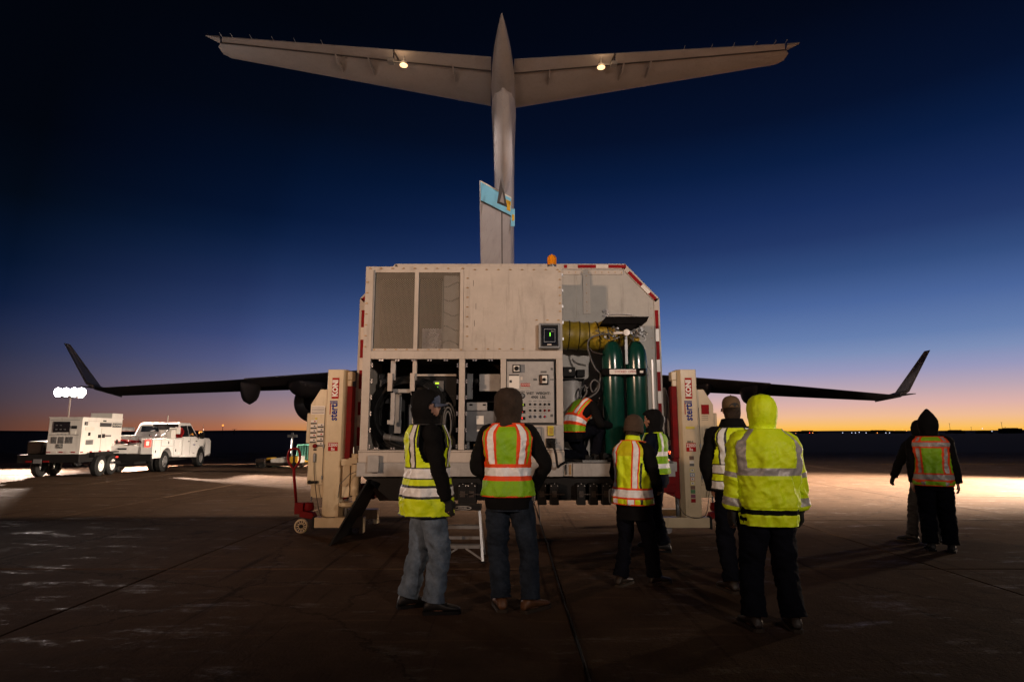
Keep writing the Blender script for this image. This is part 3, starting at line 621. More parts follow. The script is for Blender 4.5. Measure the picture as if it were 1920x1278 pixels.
# wall seams and rivets in the recess
part(MB().box(1.07, 1.075, BY - 0.006, BY, 1.3, 4.2).box(1.18, 1.3, BY - 0.012, BY, 3.45, 4.16), 'wall_seam', 'shelter')
part(MB().box(0.8, 1.85, BY - 0.02, BY, 4.12, 4.19), 'top_rail', 'shelter')
rv = MB()
for i in range(9): rv.lathe([(0.0, 0), (0.010, 0), (0.008, -0.006), (0.0, -0.007)], (0.95 + i * 0.11, BY - 0.021, 4.155), 'y', 8)
for i in range(14):
    rv.lathe([(0.0, 0), (0.009, 0), (0.007, -0.006), (0.0, -0.007)], (2.30, BY - 0.001, 1.4 + i * 0.165), 'y', 8)
    if i > 8: rv.lathe([(0.0, 0), (0.009, 0), (0.007, -0.006), (0.0, -0.007)], (1.24, BY - 0.013, 3.5 + (i - 9) * 0.15), 'y', 8)
tag(part(rv, 'rivet', 'brass'), kind='stuff')
# ---- front module frame (all members butt each other)
x0, x1, x2, x3, x4, x5 = -2.165, -2.05, -0.765, -0.68, 0.62, 0.735
fd = 0.09
fbox(x0, x1, 1.27, 3.95, FY, FY + fd, 'corner_post', 'shelter')
fbox(0.64, x5, 1.62, 2.57, FY, FY + fd, 'corner_post', 'shelter')
fbox(x2, x3, 1.275, 2.57, FY, FY + fd, 'post', 'shelter')
fbox(-0.165, -0.085, 1.62, 2.57, FY, FY + fd, 'post', 'shelter')
fbox(x1, x5, 2.57, 2.69, FY, FY + fd, 'cross_beam', 'shelter')
fbox(x1, -0.71, 3.89, 3.95, FY, FY + fd, 'top_beam', 'shelter')
# screened vent doors
fbox(-2.05, -2.02, 2.69, 3.89, FY - 0.012, FY + 0.05, 'door_frame', 'steel_grey')
fbox(-1.435, -1.375, 2.69, 3.89, FY - 0.016, FY + 0.05, 'door_frame', 'shelter')
fbox(-0.765, -0.712, 2.69, 3.89, FY - 0.012, FY + 0.05, 'door_frame', 'shelter')
for a, c in ((-2.02, -1.435), (-1.375, -0.765)):
    fbox(a, c, 3.855, 3.89, FY - 0.012, FY + 0.05, 'door_rail', 'shelter'); fbox(a, c, 2.69, 2.72, FY - 0.012, FY + 0.05, 'door_rail', 'shelter')
    part(MB().add([(a, FY + 0.012, 2.72), (c, FY + 0.012, 2.72), (c, FY + 0.012, 3.855), (a, FY + 0.012, 3.855)], [(0, 1, 2, 3)]), 'vent_screen', 'screen')
fbox(-2.04, -0.72, 2.7, 3.88, FY + 0.5, FY + 0.52, 'coil_backing', 'black', 0)
# condenser seen through the right screen
fbox(-1.02, -0.78, 2.73, 3.84, FY + 0.12, FY + 0.4, 'condenser_cover', 'panel_grey')
cp = MB()
for i in range(5):
    z = 2.82 + i * 0.22; pts_ = [(-1.03 + 0.24 * t, FY + 0.11, z + 0.035 * math.sin(PI * t * 1.3 + i)) for t in [k / 10 for k in range(11)]]
    cp.tube(pts_, 0.009, 8)
cp.tube([(-1.03, FY + .11, 2.76 + 0.1 * i) for i in range(11)], 0.012, 8)
part(cp, 'refrigerant_pipe', 'steel_grey', None, smooth=True)
part(MB().box(-1.34, -1.05, FY + 0.2, FY + 0.4, 2.74, 3.05), 'compressor_cover', 'chrome')
# solid upper panel with its fasteners
fbox(-0.71, x5, 2.69, 3.95, FY - 0.004, FY + 0.05, 'access_panel', 'shelter', 0.003)
fs_ = MB()
def clip(x, z, dx=1, dz=0):
    fs_.box(x - (0.018 if dx else .005), x + (0.018 if dx else .005), FY - 0.014, FY - 0.004, z - (0.005 if dx else .018), z + (.005 if dx else 0.018))
    fs_.box(x - .008, x + .008, FY - .018, FY - .012, z - .008, z + .008)
for i in range(9): clip(-2.1 + i * 0.165 if i < 8 else -0.73, 3.918); clip(-2.0 + i * 0.158, 2.665 + 0.04)
for i in range(8): clip(-0.55 + i * 0.175, 3.90); clip(-0.52 + i * 0.17, 2.715) if i < 5 else None
for i in range(7): clip(-0.655, 2.9 + i * 0.145); clip(0.705, 3.15 + i * 0.12) if i > 0 else None; clip(-2.135, 2.75 + i * 0.16)
for x in (0.36, 0.52, 0.68): clip(x, 3.14)
tag(part(fs_, 'fastener', 'brass'), kind='stuff')
ss = MB()
for x, z in ((-0.57, 3.70), (-0.53, 3.35), (-0.55, 3.1)): ss.box(x - .0025, x + .0025, FY - .006, FY - .004, z - .05, z + .04)
part(ss, 'scratch_mark', 'gap')
# ceiling, sides and dark lining of the bays
fbox(x0, x1 - 0.06, 1.27, 3.95, FY + fd, BY - 0.01, 'side_wall', 'shelter')
fbox(x5 - 0.05, x5, 1.09, 3.95, FY + fd, BY - 0.01, 'side_wall', 'shelter')
fbox(x0 + 0.06, x5 - 0.052, 3.90, 3.95, FY + fd, BY - 0.01, 'roof', 'shelter')
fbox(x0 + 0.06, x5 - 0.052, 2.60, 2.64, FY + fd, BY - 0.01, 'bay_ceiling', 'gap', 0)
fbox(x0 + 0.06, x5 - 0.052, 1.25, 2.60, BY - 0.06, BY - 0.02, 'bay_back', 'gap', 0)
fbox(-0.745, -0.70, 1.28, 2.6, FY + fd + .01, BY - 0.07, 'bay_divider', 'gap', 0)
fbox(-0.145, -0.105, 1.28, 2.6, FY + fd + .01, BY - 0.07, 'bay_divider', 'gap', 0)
# bright quarter-turn receptacles along the bay edges
qr = MB()
def rec(x, z, s=1, vert=True):
    if vert: qr.box(x, x + s * 0.028, FY + 0.01, FY + 0.03, z - .028, z - .006).box(x, x + s * 0.028, FY + 0.01, FY + .03, z + .006, z + .028).box(x, x + s * .012, FY + .01, FY + .03, z - .03, z + .03)
    else: qr.box(x - .03, x - .006, FY + .01, FY + .03, z, z + s * .024).box(x + .006, x + .03, FY + .01, FY + .03, z, z + s * .024)
for i in range(6):
    z = 1.32 + i * 0.232
    rec(-2.045, z, 1); rec(-0.77, z, -1); rec(-0.675, z, 1)
for i in range(5): rec(-1.9 + i * 0.235, 2.565, -1, False); rec(-1.93 + i * 0.235, 1.282, 1, False) if i < 3 else None
for x in (-0.54, -0.31): rec(x, 2.565, -1, False)
for i in range(5): qr.box(0.737, 0.757, FY + .02, FY + .05, 2.85 + i * .24, 2.89 + i * .24)
tag(part(qr, 'receptacle', 'chrome'), kind='stuff')
# ---- bay A: hose coil bracket, generator control box
def pt(px, py, D): return at(px, py, D)
gb = pt(782, 703, 9.1); gc = pt(856, 703, 9.1)
fbox(gb.x, gc.x, 1.30, gb.z - 0.02, 9.1, 9.6, 'control_cabinet', 'black')
fbox(gb.x - .01, gc.x + .0, gb.z - 0.018, gb.z + 0.012, 9.06, 9.6, 'cabinet_top_edge', 'shelter')
dp = pt(812, 714, 9.09); dq = pt(832, 734, 9.09)
d_ = fbox(dp.x, dq.x, dq.z, dp.z, 9.07, 9.1, 'display_unit', 'grille', .003)
a, c = pt(815, 716, 9.0), pt(822, 719, 9.0)
part(MB().box(a.x, c.x, 9.065, 9.069, c.z, a.z), 'screen', 'led_lime', d_)
a, c = pt(817, 724, 9.0), pt(820, 727, 9.0)
part(MB().box(a.x, c.x, 9.065, 9.069, c.z, a.z), 'status_light', 'led_green', d_)
a = pt(806, 718, 9.1); part(MB().lathe([(0.0, -.03), (0.022, -.025), (0.022, 0)], (a.x, 9.095, a.z), 'y', 14), 'stop_button', 'lift_red', None)
fbox(gb.x + .02, gc.x - .04, pt(800, 742, 9.1).z - .004, pt(800, 742, 9.1).z, 9.094, 9.1, 'door_gap', 'gap', 0)
def channel(px0, py0, px1, py1, D, m='steel_grey', dep=0.05, name='bracket'):
    a = pt(px0, py0, D); c = pt(px1, py1, D); return part(MB().box(a.x, c.x, D, D + dep, c.z, a.z), name, m, bevel=0.004)
channel(733, 674, 741, 712, 8.72, 'panel_grey'); channel(774, 674, 781, 712, 8.72, 'shelter')
channel(727, 699, 735, 733, 8.68, 'shelter'); channel(769, 699, 777, 733, 8.68, 'shelter')
channel(737, 729, 771, 736, 8.80, 'panel_grey'); channel(733, 736, 739, 796, 8.80, 'panel_grey'); channel(774, 737, 781, 798, 8.80, 'shelter')
channel(741, 738, 751, 812, 9.0, 'steel_grey'); channel(726, 787, 738, 795, 8.79, 'panel_grey')
channel(711, 700, 720, 712, 9.3, 'steel_grey'); channel(765, 758, 772, 800, 9.2, 'panel_grey')
hc = pt(768, 775, 9.0); cp = MB(); pts_ = []
T_ = 9
for i in range(T_ * 40 + 1):
    a = 2 * PI * i / 40; k_ = i / 40
    r = 0.46 + 0.03 * (k_ % 4) + 0.012 * math.sin(3.1 * a / 4 + k_)
    pts_.append((hc.x + r * math.cos(a) * 1.04, 8.86 + 0.035 * k_ + 0.01 * math.sin(a * 2), hc.z - 0.02 + r * math.sin(a)))
hose = thing('coiled_hose', 'thick black hose coiled on brackets in the left open bay of the shelter', 'hose', (hc.x, 9.0, 1.3))
cp.tube(pts_, 0.028, 8); part(cp, 'hose', 'rubber', hose, smooth=True)
a, c = pt(720, 818, 8.8), pt(765, 825, 8.8)
part(MB().tube([a, a.lerp(c, 0.3), c], [0.045, 0.042, 0.042], 14), 'coupling', 'grille', hose, smooth=True)
part(MB().tube([a, a.lerp(c, 0.04)], 0.052, 14).tube([a.lerp(c, .25), a.lerp(c, .3)], .05, 14), 'coupling_ring', 'steel_grey', hose, smooth=True)
lp = MB()
for i in range(3):
    pts_ = []
    for k_ in range(33):
        a_ = 2 * PI * k_ / 32; q = pt(840 + (6 + 3 * i) * math.cos(a_), 795 + (24 + 4 * i) * math.sin(a_) - 4 * i, 8.85); q.y += 0.03 * i; pts_.append(q)
    lp.tube(pts_[:-1], 0.014, 6, closed=True)
part(lp, 'thin_cable_loop', 'grille', hose, smooth=True)
# drop cord on the bracket
pts_ = [pt(775 + 9 * math.sin(t * PI) * (1 if t < .5 else .8), 735 + 26 * math.sin(t * PI), 8.7) + Vector((0.09 * (t - .5), 0, 0)) for t in [k / 14 for k in range(15)]]
part(MB().tube(pts_, 0.004, 6), 'lanyard', 'alu')
# ---- bay B: electrical boxes
channel(876, 700, 886, 748, 9.1, 'steel_grey', .1, 'duct_channel'); channel(899, 701, 938, 733, 9.0, 'panel_grey', .3, 'junction_box')
channel(875, 754, 913, 769, 8.85, 'panel_grey', .3, 'latch_box'); channel(874, 770, 938, 827, 8.85, 'steel_grey', .5, 'breaker_cabinet')
channel(893, 779, 907, 795, 8.846, 'white_print', .004, 'data_plate'); channel(894, 796, 906, 804, 8.846, 'grille', .004, 'data_plate'); channel(894, 805, 906, 809, 8.846, 'white_print', .004, 'data_plate')
for (a, b) in ((880, 757), (905, 757)): channel(a, b, a + 6, b + 3, 8.84, 'black', .01, 'latch')
channel(874, 752, 938, 753.5, 8.86, 'black', .3, 'shelf_edge'); channel(875, 828, 880, 842, 8.9, 'steel_grey', .1, 'bracket'); channel(888, 832, 902, 838, 8.95, 'brass', .05, 'valve')
part(MB().tube([pt(910, 678, 9), pt(925, 683, 9), pt(938, 694, 9.05)], .012, 8).tube([pt(915, 676, 9), pt(930, 684, 9), pt(940, 690, 9.05)], .010, 8), 'cable', 'cloth_brown', None, smooth=True)
a = pt(894, 714, 9.05); part(MB().lathe([(0, -.02), (0.035, -.015), (0.035, .0)], a, 'y', 14), 'gauge_dial', 'black')
part(MB().tube([a, a + Vector((-.02, 0, -.06)), a + Vector((-.06, 0, -.12))], .006, 6), 'cable', 'black', None, smooth=True)
# ---- control panel door
cpn = fbox(-0.075, 0.605, 1.655, 2.535, FY + 0.015, FY + 0.04, 'control_panel', 'panel_grey', 0.005)
fbox(-0.082, 0.636, 1.625, 2.569, FY + 0.055, FY + 0.07, 'panel_recess', 'gap', 0)
fbox(-0.165, 0.62, 1.275, 1.62, FY, FY + 0.05, 'lower_panel', 'shelter'); fbox(0.62, x5, 1.275, 1.62, FY - .004, FY + .05, 'lower_corner_plate', 'panel_grey', 0.003)
YF = FY + 0.015
def cpart(px0, py0, px1, py1, m, name, dep=0.02, par=None, y=None, bevel=0.003):
    y = YF if y is None else y
    a = pt(px0, py0, FY); c = pt(px1, py1, FY)
    return part(MB().box(a.x, c.x, y - dep, y, c.z, a.z), name, m, par if par is not None else cpn, bevel=bevel)
sw = cpart(961, 683, 976, 698, 'black', 'rotary_switch', .02); 
cpart(963, 685, 974, 696, 'white_print', 'dial_plate', .024, None, bevel=0)
a = pt(968.5, 690.5, FY); part(MB().lathe([(0, -.06), (0.028, -.055), (0.034, -.026), (0.034, -.022)], (a.x, YF, a.z), 'y', 14), 'knob', 'black', cpn)
cpart(976.5, 683, 984, 698, 'steel_grey', 'faceplate', .004)
cpart(954, 704, 974, 728, 'white_print', 'paper_tag', .004); cpart(955, 712, 960, 717, 'black_print', 'print_mark', .006); cpart(954, 702, 973, 704, 'gap', 'clip_bar', .012)
cpart(976, 706, 980, 712, 'tape_white', 'tag', .004)
cpart(976, 718, 994, 724, 'red_print', 'danger_sign', .004); cpart(976, 724.3, 994, 729, 'tape_white', 'danger_sign', .003)
def ptext(s, px, py, size, m, y, par, sx=1.0, bold=0.0, D=FY):
    a = pt(px, py, D); return text(s, size, (a.x, y, a.z), 'lettering', m, par, world=True, sx=sx, bold=bold)
ptext('DANGER', 985, 721, 0.04, 'white_print', YF - .006, cpn); ptext('HIGH VOLTAGE', 985, 726.6, 0.026, 'black_print', YF - .005, cpn, .75)
cpart(1011, 702, 1028, 721, 'black', 'selector_switch', .03); cpart(1013, 704, 1017, 719, 'boot_tan', 'switch_guard', .036); cpart(1016.5, 704, 1026, 718, 'white_print', 'dial_plate', .038)
a = pt(1020, 711.5, FY); part(MB().lathe([(0, -.07), (0.022, -.065), (0.026, -.04), (0.026, -.036)], (a.x, YF, a.z), 'y', 14), 'knob', 'black', cpn)
cpart(1013.5, 695, 1025, 698.5, 'grille', 'name_plate', .004); cpart(1000, 709, 1007, 713, 'grille', 'print_mark', .003); cpart(1031, 710, 1040, 712, 'grille', 'print_mark', .003)
cpart(1032.5, 689, 1037, 693.5, 'grille', 'corner_label', .003); cpart(1032, 776, 1037, 781, 'grille', 'corner_label', .003)
for px_ in (964, 979):
    a = pt(px_, 741.5, FY); part(MB().lathe([(0, -.02), (0.036, -.022), (0.042, -.01), (0.042, 0)], (a.x, YF, a.z), 'y', 18), 'round_gauge', 'black', cpn)
    part(MB().lathe([(0, -.024), (0.028, -.0235), (0.028, -.02)], (a.x, YF, a.z), 'y', 18), 'gauge_face', 'steel_grey', cpn)
    cpart(px_ - 5, 733, px_ + 5, 735, 'grille', 'print_mark', .002)
ptext('WET  WEIGHT:', 1009.5, 737.2, 0.052, 'black_print', YF - .002, cpn, 0.98, 0.0022); ptext('4900  LBS.', 1010, 744.4, 0.052, 'black_print', YF - .002, cpn, 0.98, 0.0022)
for r_, (py_, m_) in enumerate(((758.5, 'led_lime'), (771.5, 'led_red'), (783.8, 'led_red'))):
    for px_ in (967, 979):
        q = cpart(px_ - 6, py_ - 2.8, px_ + 6, py_ + 2.8, 'black', 'digital_meter', .012)
        ptext('28' if r_ == 0 else '0', px_, py_, 0.042 if r_ == 0 else .035, m_, YF - .014, q, 0.8, .002)
kb = [(994, 1003, 1013, 1021, 1030)]
for r_, py_ in enumerate((757.5, 769, 780.5)):
    for i_, px_ in enumerate((994, 1003, 1013, 1021.5, 1029.5)):
        if r_ == 2 and i_ == 4: continue
        a = pt(px_, py_, FY); m_ = 'black' if r_ < 2 else ('tape_red' if i_ == 3 else 'black')
        if r_ == 2: part(MB().lathe([(0, -.008), (0.026, -.008), (0.028, 0)], (a.x, YF, a.z), 'y', 12), 'bezel', 'chrome', cpn)
        part(MB().lathe([(0, -.028), (0.012, -.026), (0.017, -.010), (0.018, 0)], (a.x, YF, a.z), 'y', 10), 'push_button', 'lift_red' if (r_ == 1 and i_ > 2) else m_, cpn)
        cpart(px_ - 3, py_ - 6.4, px_ + 3, py_ - 5.2, 'steel_grey', 'print_mark', .0015, bevel=0)
bx = cpart(1001, 800, 1016, 842, 'steel_grey', 'breaker_box', .05, sh, FY); cpart(1003, 803, 1014, 839, 'panel_grey', 'lid', .056, bx, FY)
cpart(1001.5, 813, 1005, 826, 'black', 'switch', .07, bx, FY); cpart(1002.3, 814.3, 1004.3, 816.8, 'led_red', 'status_light', .073, bx, FY); cpart(1008.6, 819.6, 1010.6, 822, 'black', 'screw', .06, bx, FY)
yo = cpart(1026.5, 798, 1038, 816.5, 'label_yellow', 'outlet_cover', .045, sh, FY, .008); cpart(1029.5, 801.5, 1035.5, 813, 'yellow_collar', 'outlet_lid', .055, yo, FY, .004)
sk = cpart(1023.5, 821, 1041, 839, 'black', 'power_socket', .05, sh, FY, .006)
a = pt(1032, 828, FY); part(MB().lathe([(0, -.09), (0.035, -.085), (0.045, -.05), (0.045, -.04)], (a.x, FY, a.z), 'y', 14), 'plug', 'rubber', sk)
ptext('AUX', 1046.5, 830, .03, 'black_print', FY - .006, sh)
cab = [a + Vector((0, -.09, 0)), pt(1037, 835, 8.46), pt(1042, 850, 8.42), pt(1044, 866, 8.42), pt(1046, 875, 8.46), pt(1050, 872, 8.5), pt(1058, 867, 8.55), pt(1068, 865, 8.7), pt(1078, 864, 8.9)]
def smoothpath(p, n=6):
    out = []
    for i in range(len(p) - 1):
        a, b, c, d = p[max(i - 1, 0)], p[i], p[i + 1], p[min(i + 2, len(p) - 1)]
        for k in range(n):
            t = k / n; out.append(0.5 * ((2 * b) + (c - a) * t + (2 * a - 5 * b + 4 * c - d) * t * t + (3 * b - a - 3 * c + d) * t ** 3))
    return out + [p[-1]]
part(MB().tube(smoothpath(cab), .017, 8), 'power_cable', 'rubber', None, smooth=True)
# corner meter box
mb = cpart(1009, 608, 1050, 655, 'steel_grey', 'meter_box', .11, sh, FY - .004, .012)
cpart(1013.5, 611.5, 1046, 651, 'black', 'meter_frame', .118, mb, FY - .004, .006); cpart(1016, 616, 1043, 648, 'glass_dark', 'meter_window', .122, mb, FY - .004)
cpart(1019, 619, 1040, 620, 'steel_grey', 'bezel_line', .123, mb, FY - .004, 0); cpart(1019, 642.5, 1040, 643.5, 'steel_grey', 'bezel_line', .123, mb, FY - .004, 0); cpart(1019, 620, 1020, 642.5, 'steel_grey', 'bezel_line', .123, mb, FY - .004, 0); cpart(1039, 620, 1040, 642.5, 'steel_grey', 'bezel_line', .123, mb, FY - .004, 0)
cpart(1032, 622, 1037, 625, 'grille', 'print_mark', .1235, mb, FY - .004, 0)
ptext('1', 1030.3, 629.5, .068, 'led_green', FY - .128, mb, 1, .003); cpart(1025, 647, 1033, 649, 'tape_white', 'maker_label', .1235, mb, FY - .004, 0)
cpart(1008.2, 612, 1009, 650, 'brass', 'hinge_strip', .04, mb, FY - .004, 0)
# ---- base
fbox(-2.17, 0.735, 1.10, 1.27, FY - 0.02, FY + 0.4, 'sill_beam', 'shelter'); fbox(-2.17, 0.735, 1.245, 1.268, FY - .045, FY - .02, 'sill_lip', 'shelter', 0.003)
fbox(-2.19, 0.72, 0.905, 1.097, FY - 0.01, FY + 0.4, 'base_beam', 'panel_grey'); fbox(0.86, 2.30, 0.905, 1.085, FY - 0.005, FY + .4, 'base_beam', 'panel_grey')
fbox(0.64, 0.74, 1.098, 1.243, FY - 0.03, FY - 0.021, 'rivet_plate', 'shelter', .002)
fbox(0.725, 0.855, 0.91, 1.09, FY + .02, FY + .3, 'bracket_plate', 'shelter'); fbox(0.75, 0.77, 0.93, 1.07, FY - .01, FY + .019, 'bracket_slot', 'gap', 0); fbox(0.81, 0.835, 0.93, 1.07, FY - .01, FY + .019, 'bracket_slot', 'brass', 0)
fbox(-2.02, -1.86, 1.0 - .03, 1.20, FY - 0.10, FY - 0.046, 'fork_pocket_cover', 'panel_grey', .006); fbox(-1.30, -1.27, 1.11, 1.20, FY - .06, FY - .021, 'latch_plate', 'shelter', .002); fbox(-1.268, -1.22, 1.12, 1.20, FY - .04, FY - .021, 'slot', 'gap', 0)
fbox(-2.17, 2.44, 0.95, 1.088, FY + 0.41, 12.4, 'floor_platform', 'shelter_wall'); fbox(0.76, 2.28, 1.087, 1.10, FY + 0.0, BY - .03, 'deck_plate', 'grille', 0)
# drip marks and rust at the sill
# ---- black undercarriage
part(MB().prism([(-2.14, .90), (-1.74, .565), (1.7, .565), (2.2, .90)], 'y', FY + 0.12, 12.0), 'undercarriage', 'black', bevel=.01)
for px_ in (868, 885, 1016, 1039, 1089, 1112, 1136):
    a = pt(px_ - 8.5, 906, FY); c = pt(px_ + 8.5, 945.5, FY)
    q = fbox(a.x, c.x, c.z, a.z, FY - .06, FY + .118, 'roller_housing', 'black', .008)
    part(MB().box(a.x + .03, c.x - .03, FY - .075, FY - .061, c.z + .11, c.z + .19).box(a.x + .02, c.x + .08, FY - .085, FY - .078, c.z + .14, c.z + .155), 'lever', 'boot_brown', q)
    bo = MB()
    for dx, dz in ((.02, .26), (.11, .26), (.065, .29)): bo.lathe([(0, -.01), (.008, -.008), (.008, 0)], (a.x + dx, FY - .06, c.z + dz), 'y', 6)
    part(bo, 'bolt', 'alu', q)
for px_ in (998, 1145):
    a = pt(px_, 928, FY); ring = MB(); pts_ = [(a.x + .035 * math.cos(t), FY - .09, a.z + (.06 if math.sin(t) > 0 else -.06) + .035 * math.sin(t)) for t in [2 * PI * k / 20 for k in range(20)]]
    ring.tube(pts_, .008, 8, closed=True); part(ring, 'tie_down_ring', 'alu', None, smooth=True)
    part(MB().lathe([(0.0, -.03), (.03, -.028), (.034, 0)], (a.x, FY - .08, a.z + .05), 'y', 14).box(a.x - .03, a.x + .03, FY - .08, FY + .11, a.z - .1, a.z + .09), 'tie_down_plate', 'steel_grey')
# left jack leg of the shelter with round foot, cream
a = pt(669, 850, 9.3)
lg = part(MB().lathe([(0.075, 0), (0.075, -.62), (.045, -.62), (.045, -.70), (0.0, -.70)], (a.x, 9.3, a.z), 'z', 20), 'jack_leg', 'cream', smooth=False); smooth_angle(lg)
smooth_angle(part(MB().lathe([(0.0, .45), (.135, .45), (.15, .43), (.15, .40), (.10, .37), (0, .37)], (a.x - .06, 9.2, 0.02 + 0.02), 'z', 24), 'jack_foot', 'cream', lg))
part(MB().box(a.x - .2, a.x - .09, 9.28, 9.38, .55, 1.05).box(a.x - .22, a.x + .16, 9.25, 9.4, 1.02, 1.12).box(a.x - .085, a.x + .05, 9.16, 9.2, 1.05, 1.14), 'jack_bracket', 'cream', bevel=.006)
part(MB().tube([(a.x - .23, 9.2, .55), (a.x - .2, 9.15, .75), (a.x - .05, 9.12, .90), (a.x + .1, 9.12, .96)], .006, 6), 'release_cable', 'grille', None, smooth=True)
part(MB().prism([(-2.0, .50), (-1.62, .50), (-1.95, .80), (-2.1, .66)], 'y', 9.25, 9.35), 'outrigger', 'cream', bevel=.01)
for sx_, xx in ((-1, -2.56), (1, 2.49)):
    q = part(MB().prism([(xx, 2.25), (xx, 1.28), (xx + sx_ * .09, 1.35), (xx + sx_ * .10, 1.75), (xx + sx_ * .02, 2.2)], 'y', 9.72, 9.95), 'corner_casting', 'shelter', bevel=.01)
    part(MB().lathe([(0.0, -.04), (.05, -.035), (.055, 0)], (xx + sx_ * .0 + .03 * -sx_, 9.70, 1.72), 'y', 14).box(xx - .03, xx + .03, 9.66, 9.7, 1.45, 1.7), 'latch', 'panel_grey', q)
    part(MB().tube([(xx + sx_ * .03 + .04 * math.cos(t), 9.66, 1.5 + .09 * math.sin(t)) for t in [PI + PI * k / 10 for k in range(11)]], .01, 6), 'latch_handle', 'black', q)
# roof lip and black rail
part(MB().box(-1.6, 0.0, FY + .1, FY + .5, 3.951, 3.975), 'roof_rail', 'shelter')
# amber beacon
bc = pt(1033.5, 497, 9.0); bz = 3.95
bcn = thing('amber_beacon', 'amber beacon lamp on the roof edge of the equipment shelter', 'beacon', (bc.x, 8.85, bz + .001))
smooth_angle(MB().lathe([(.0, 0), (.075, 0), (.078, .03), (.07, .09), (.0, .09)], (0, 0, 0), 'z', 24).build('base', 'chrome', bcn))
smooth_angle(MB().lathe([(.0, .091), (.064, .091), (.066, .2), (.055, .235), (.0, .242)], (0, 0, 0), 'z', 24).build('lens', 'amber', bcn))
rb = MB()
for k_ in range(12):
    t = 2 * PI * k_ / 12; rb.bar((.067 * math.cos(t), .067 * math.sin(t), .10), (.067 * math.cos(t), .067 * math.sin(t), .21), .006)
rb.build('lens_rib', 'amber', bcn)
MB().lathe([(.0, .243), (.02, .243), (.012, .26), (0, .262)], (0, 0, 0), 'z', 10).build('cap', 'amber', bcn)

# ================================================================== gear in the right-hand recess
def bottle(cx, name, label):
    t = thing(name, label, 'gas cylinder', (cx, 9.25, 1.10), 0, 'gas cylinders strapped in the recess')
    prof = [(0.0, 0.0), (0.155, 0.0), (0.166, 0.02), (0.166, 1.50), (0.162, 1.58), (0.150, 1.66), (0.124, 1.74), (0.085, 1.80), (0.06, 1.825), (0, 1.825)]
    smooth_angle(MB().lathe(prof, (0, 0, 0), 'z', 48).build('shell', 'bottle', t), 50)
    smooth_angle(MB().lathe([(0.055, 1.82), (0.066, 1.83), (0.062, 1.87), (0.045, 1.90), (0, 1.90)], (0, 0, 0), 'z', 20).build('collar', 'yellow_collar', t))
    v = MB(); v.lathe([(.02, 1.9), (.026, 1.92), (.02, 1.96), (.03, 1.97), (.03, 2.0), (0, 2.0)], (0, 0, 0), 'z', 12); v.tube([(-.09, 0, 1.95), (.09, -.02, 1.95)], .014, 8); v.build('valve', 'brass', t)
    w = MB(); w.lathe([(.0, -.02), (.035, -.018), (.035, .01), (0, .01)], (-.09, -.03, 1.97), 'y', 14); w.lathe([(.0, -.02), (.035, -.018), (.035, .01), (0, .01)], (.07, -.04, 2.0), 'y', 14); w.build('pressure_gauge', 'panel_grey', t)
    return t
bottle(1.565, 'gas_cylinder', 'left-hand tall green gas cylinder beside the yellow duct, with a brass valve')
bottle(1.935, 'gas_cylinder', 'right-hand tall green gas cylinder next to the white upright rail')
rk = thing('cylinder_rack', 'black clamp bar and top shelf holding two green gas cylinders upright', 'cylinder rack', (1.76, 9.4, 1.10))
a = pt(1130, 690, 9.0); c = pt(1212, 703, 9.0)
part(MB().box(a.x, c.x, 9.02, 9.06, c.z, a.z).box(a.x, a.x + .04, 9.06, 9.5, c.z, a.z).box(c.x - .04, c.x, 9.06, 9.5, c.z, a.z), 'clamp_bar', 'black_matt', rk, bevel=.008)
a = pt(1143, 692, 9.0); c = pt(1193, 701, 9.0); lb = part(MB().box(a.x, c.x, 9.012, 9.019, c.z, a.z), 'label_strip', 'tape_white', rk)
text('LOCKED  OPEN', .05, ((a.x + c.x) / 2 + .04, 9.008, (a.z + c.z) / 2), 'lettering', 'red_print', lb, world=True, sx=.9)
part(MB().box(c.x + .06, c.x + .11, 9.012, 9.019, c.z + .02, a.z - .02), 'small_label', 'tape_white', rk)
a = pt(1130, 604, 9.1)
part(MB().prism([(1.36, 3.155), (1.44, 3.27), (2.10, 3.27), (2.06, 3.19), (1.98, 3.155)], 'y', 8.98, 9.45), 'top_shelf', 'black_matt', rk, bevel=.004)
part(MB().prism([(1.60, 3.15), (1.92, 3.15), (1.84, 3.06), (1.68, 3.06)], 'y', 9.0, 9.06), 'gusset', 'black_matt', rk)
part(MB().box(1.735, 1.775, 9.08, 9.14, 2.55, 3.15), 'upright', 'steel_grey', rk)
part(MB().lathe([(0, -.02), (.05, -.018), (.052, .02), (0, .02)], (1.745, 8.98, 3.02), 'y', 20).tube([(1.55, 9.0, 3.01), (1.69, 9.0, 3.02)], .022, 10), 'regulator', 'tape_white', rk, smooth=False)
part(MB().box(2.135, 2.165, 9.1, 9.16, 1.10, 2.62), 'white_rail', 'truck_white', rk, bevel=.004)
# thin pipework and hoses round the valves
pw = thing('gas_hose', 'thin grey gas hose looping from the valve manifold down to a loose coil', 'hose', (1.2, 9.2, 2.2))
path = [pt(1140, 626, 9.1), pt(1125, 627, 9.05), pt(1107, 634, 9.05), pt(1102, 648, 9.05), pt(1107, 670, 9.1), pt(1116, 690, 9.12), pt(1126, 702, 9.15), pt(1122, 722, 9.15), pt(1112, 735, 9.12), pt(1107, 722, 9.1), pt(1114, 712, 9.08), pt(1124, 720, 9.1), pt(1118, 736, 9.1), pt(1095, 748, 9.1), pt(1088, 735, 9.1), pt(1096, 722, 9.08), pt(1100, 735, 9.05), pt(1090, 750, 9.05)]
part(MB().tube(smoothpath(path), .013, 8), 'hose', 'grille', pw, smooth=True)
path = [pt(1105, 652, 9.1), pt(1113, 660, 9.1), pt(1130, 664, 9.1)]
part(MB().tube(smoothpath(path), .013, 8), 'branch_hose', 'boot_brown', pw, smooth=True)
mf = MB()
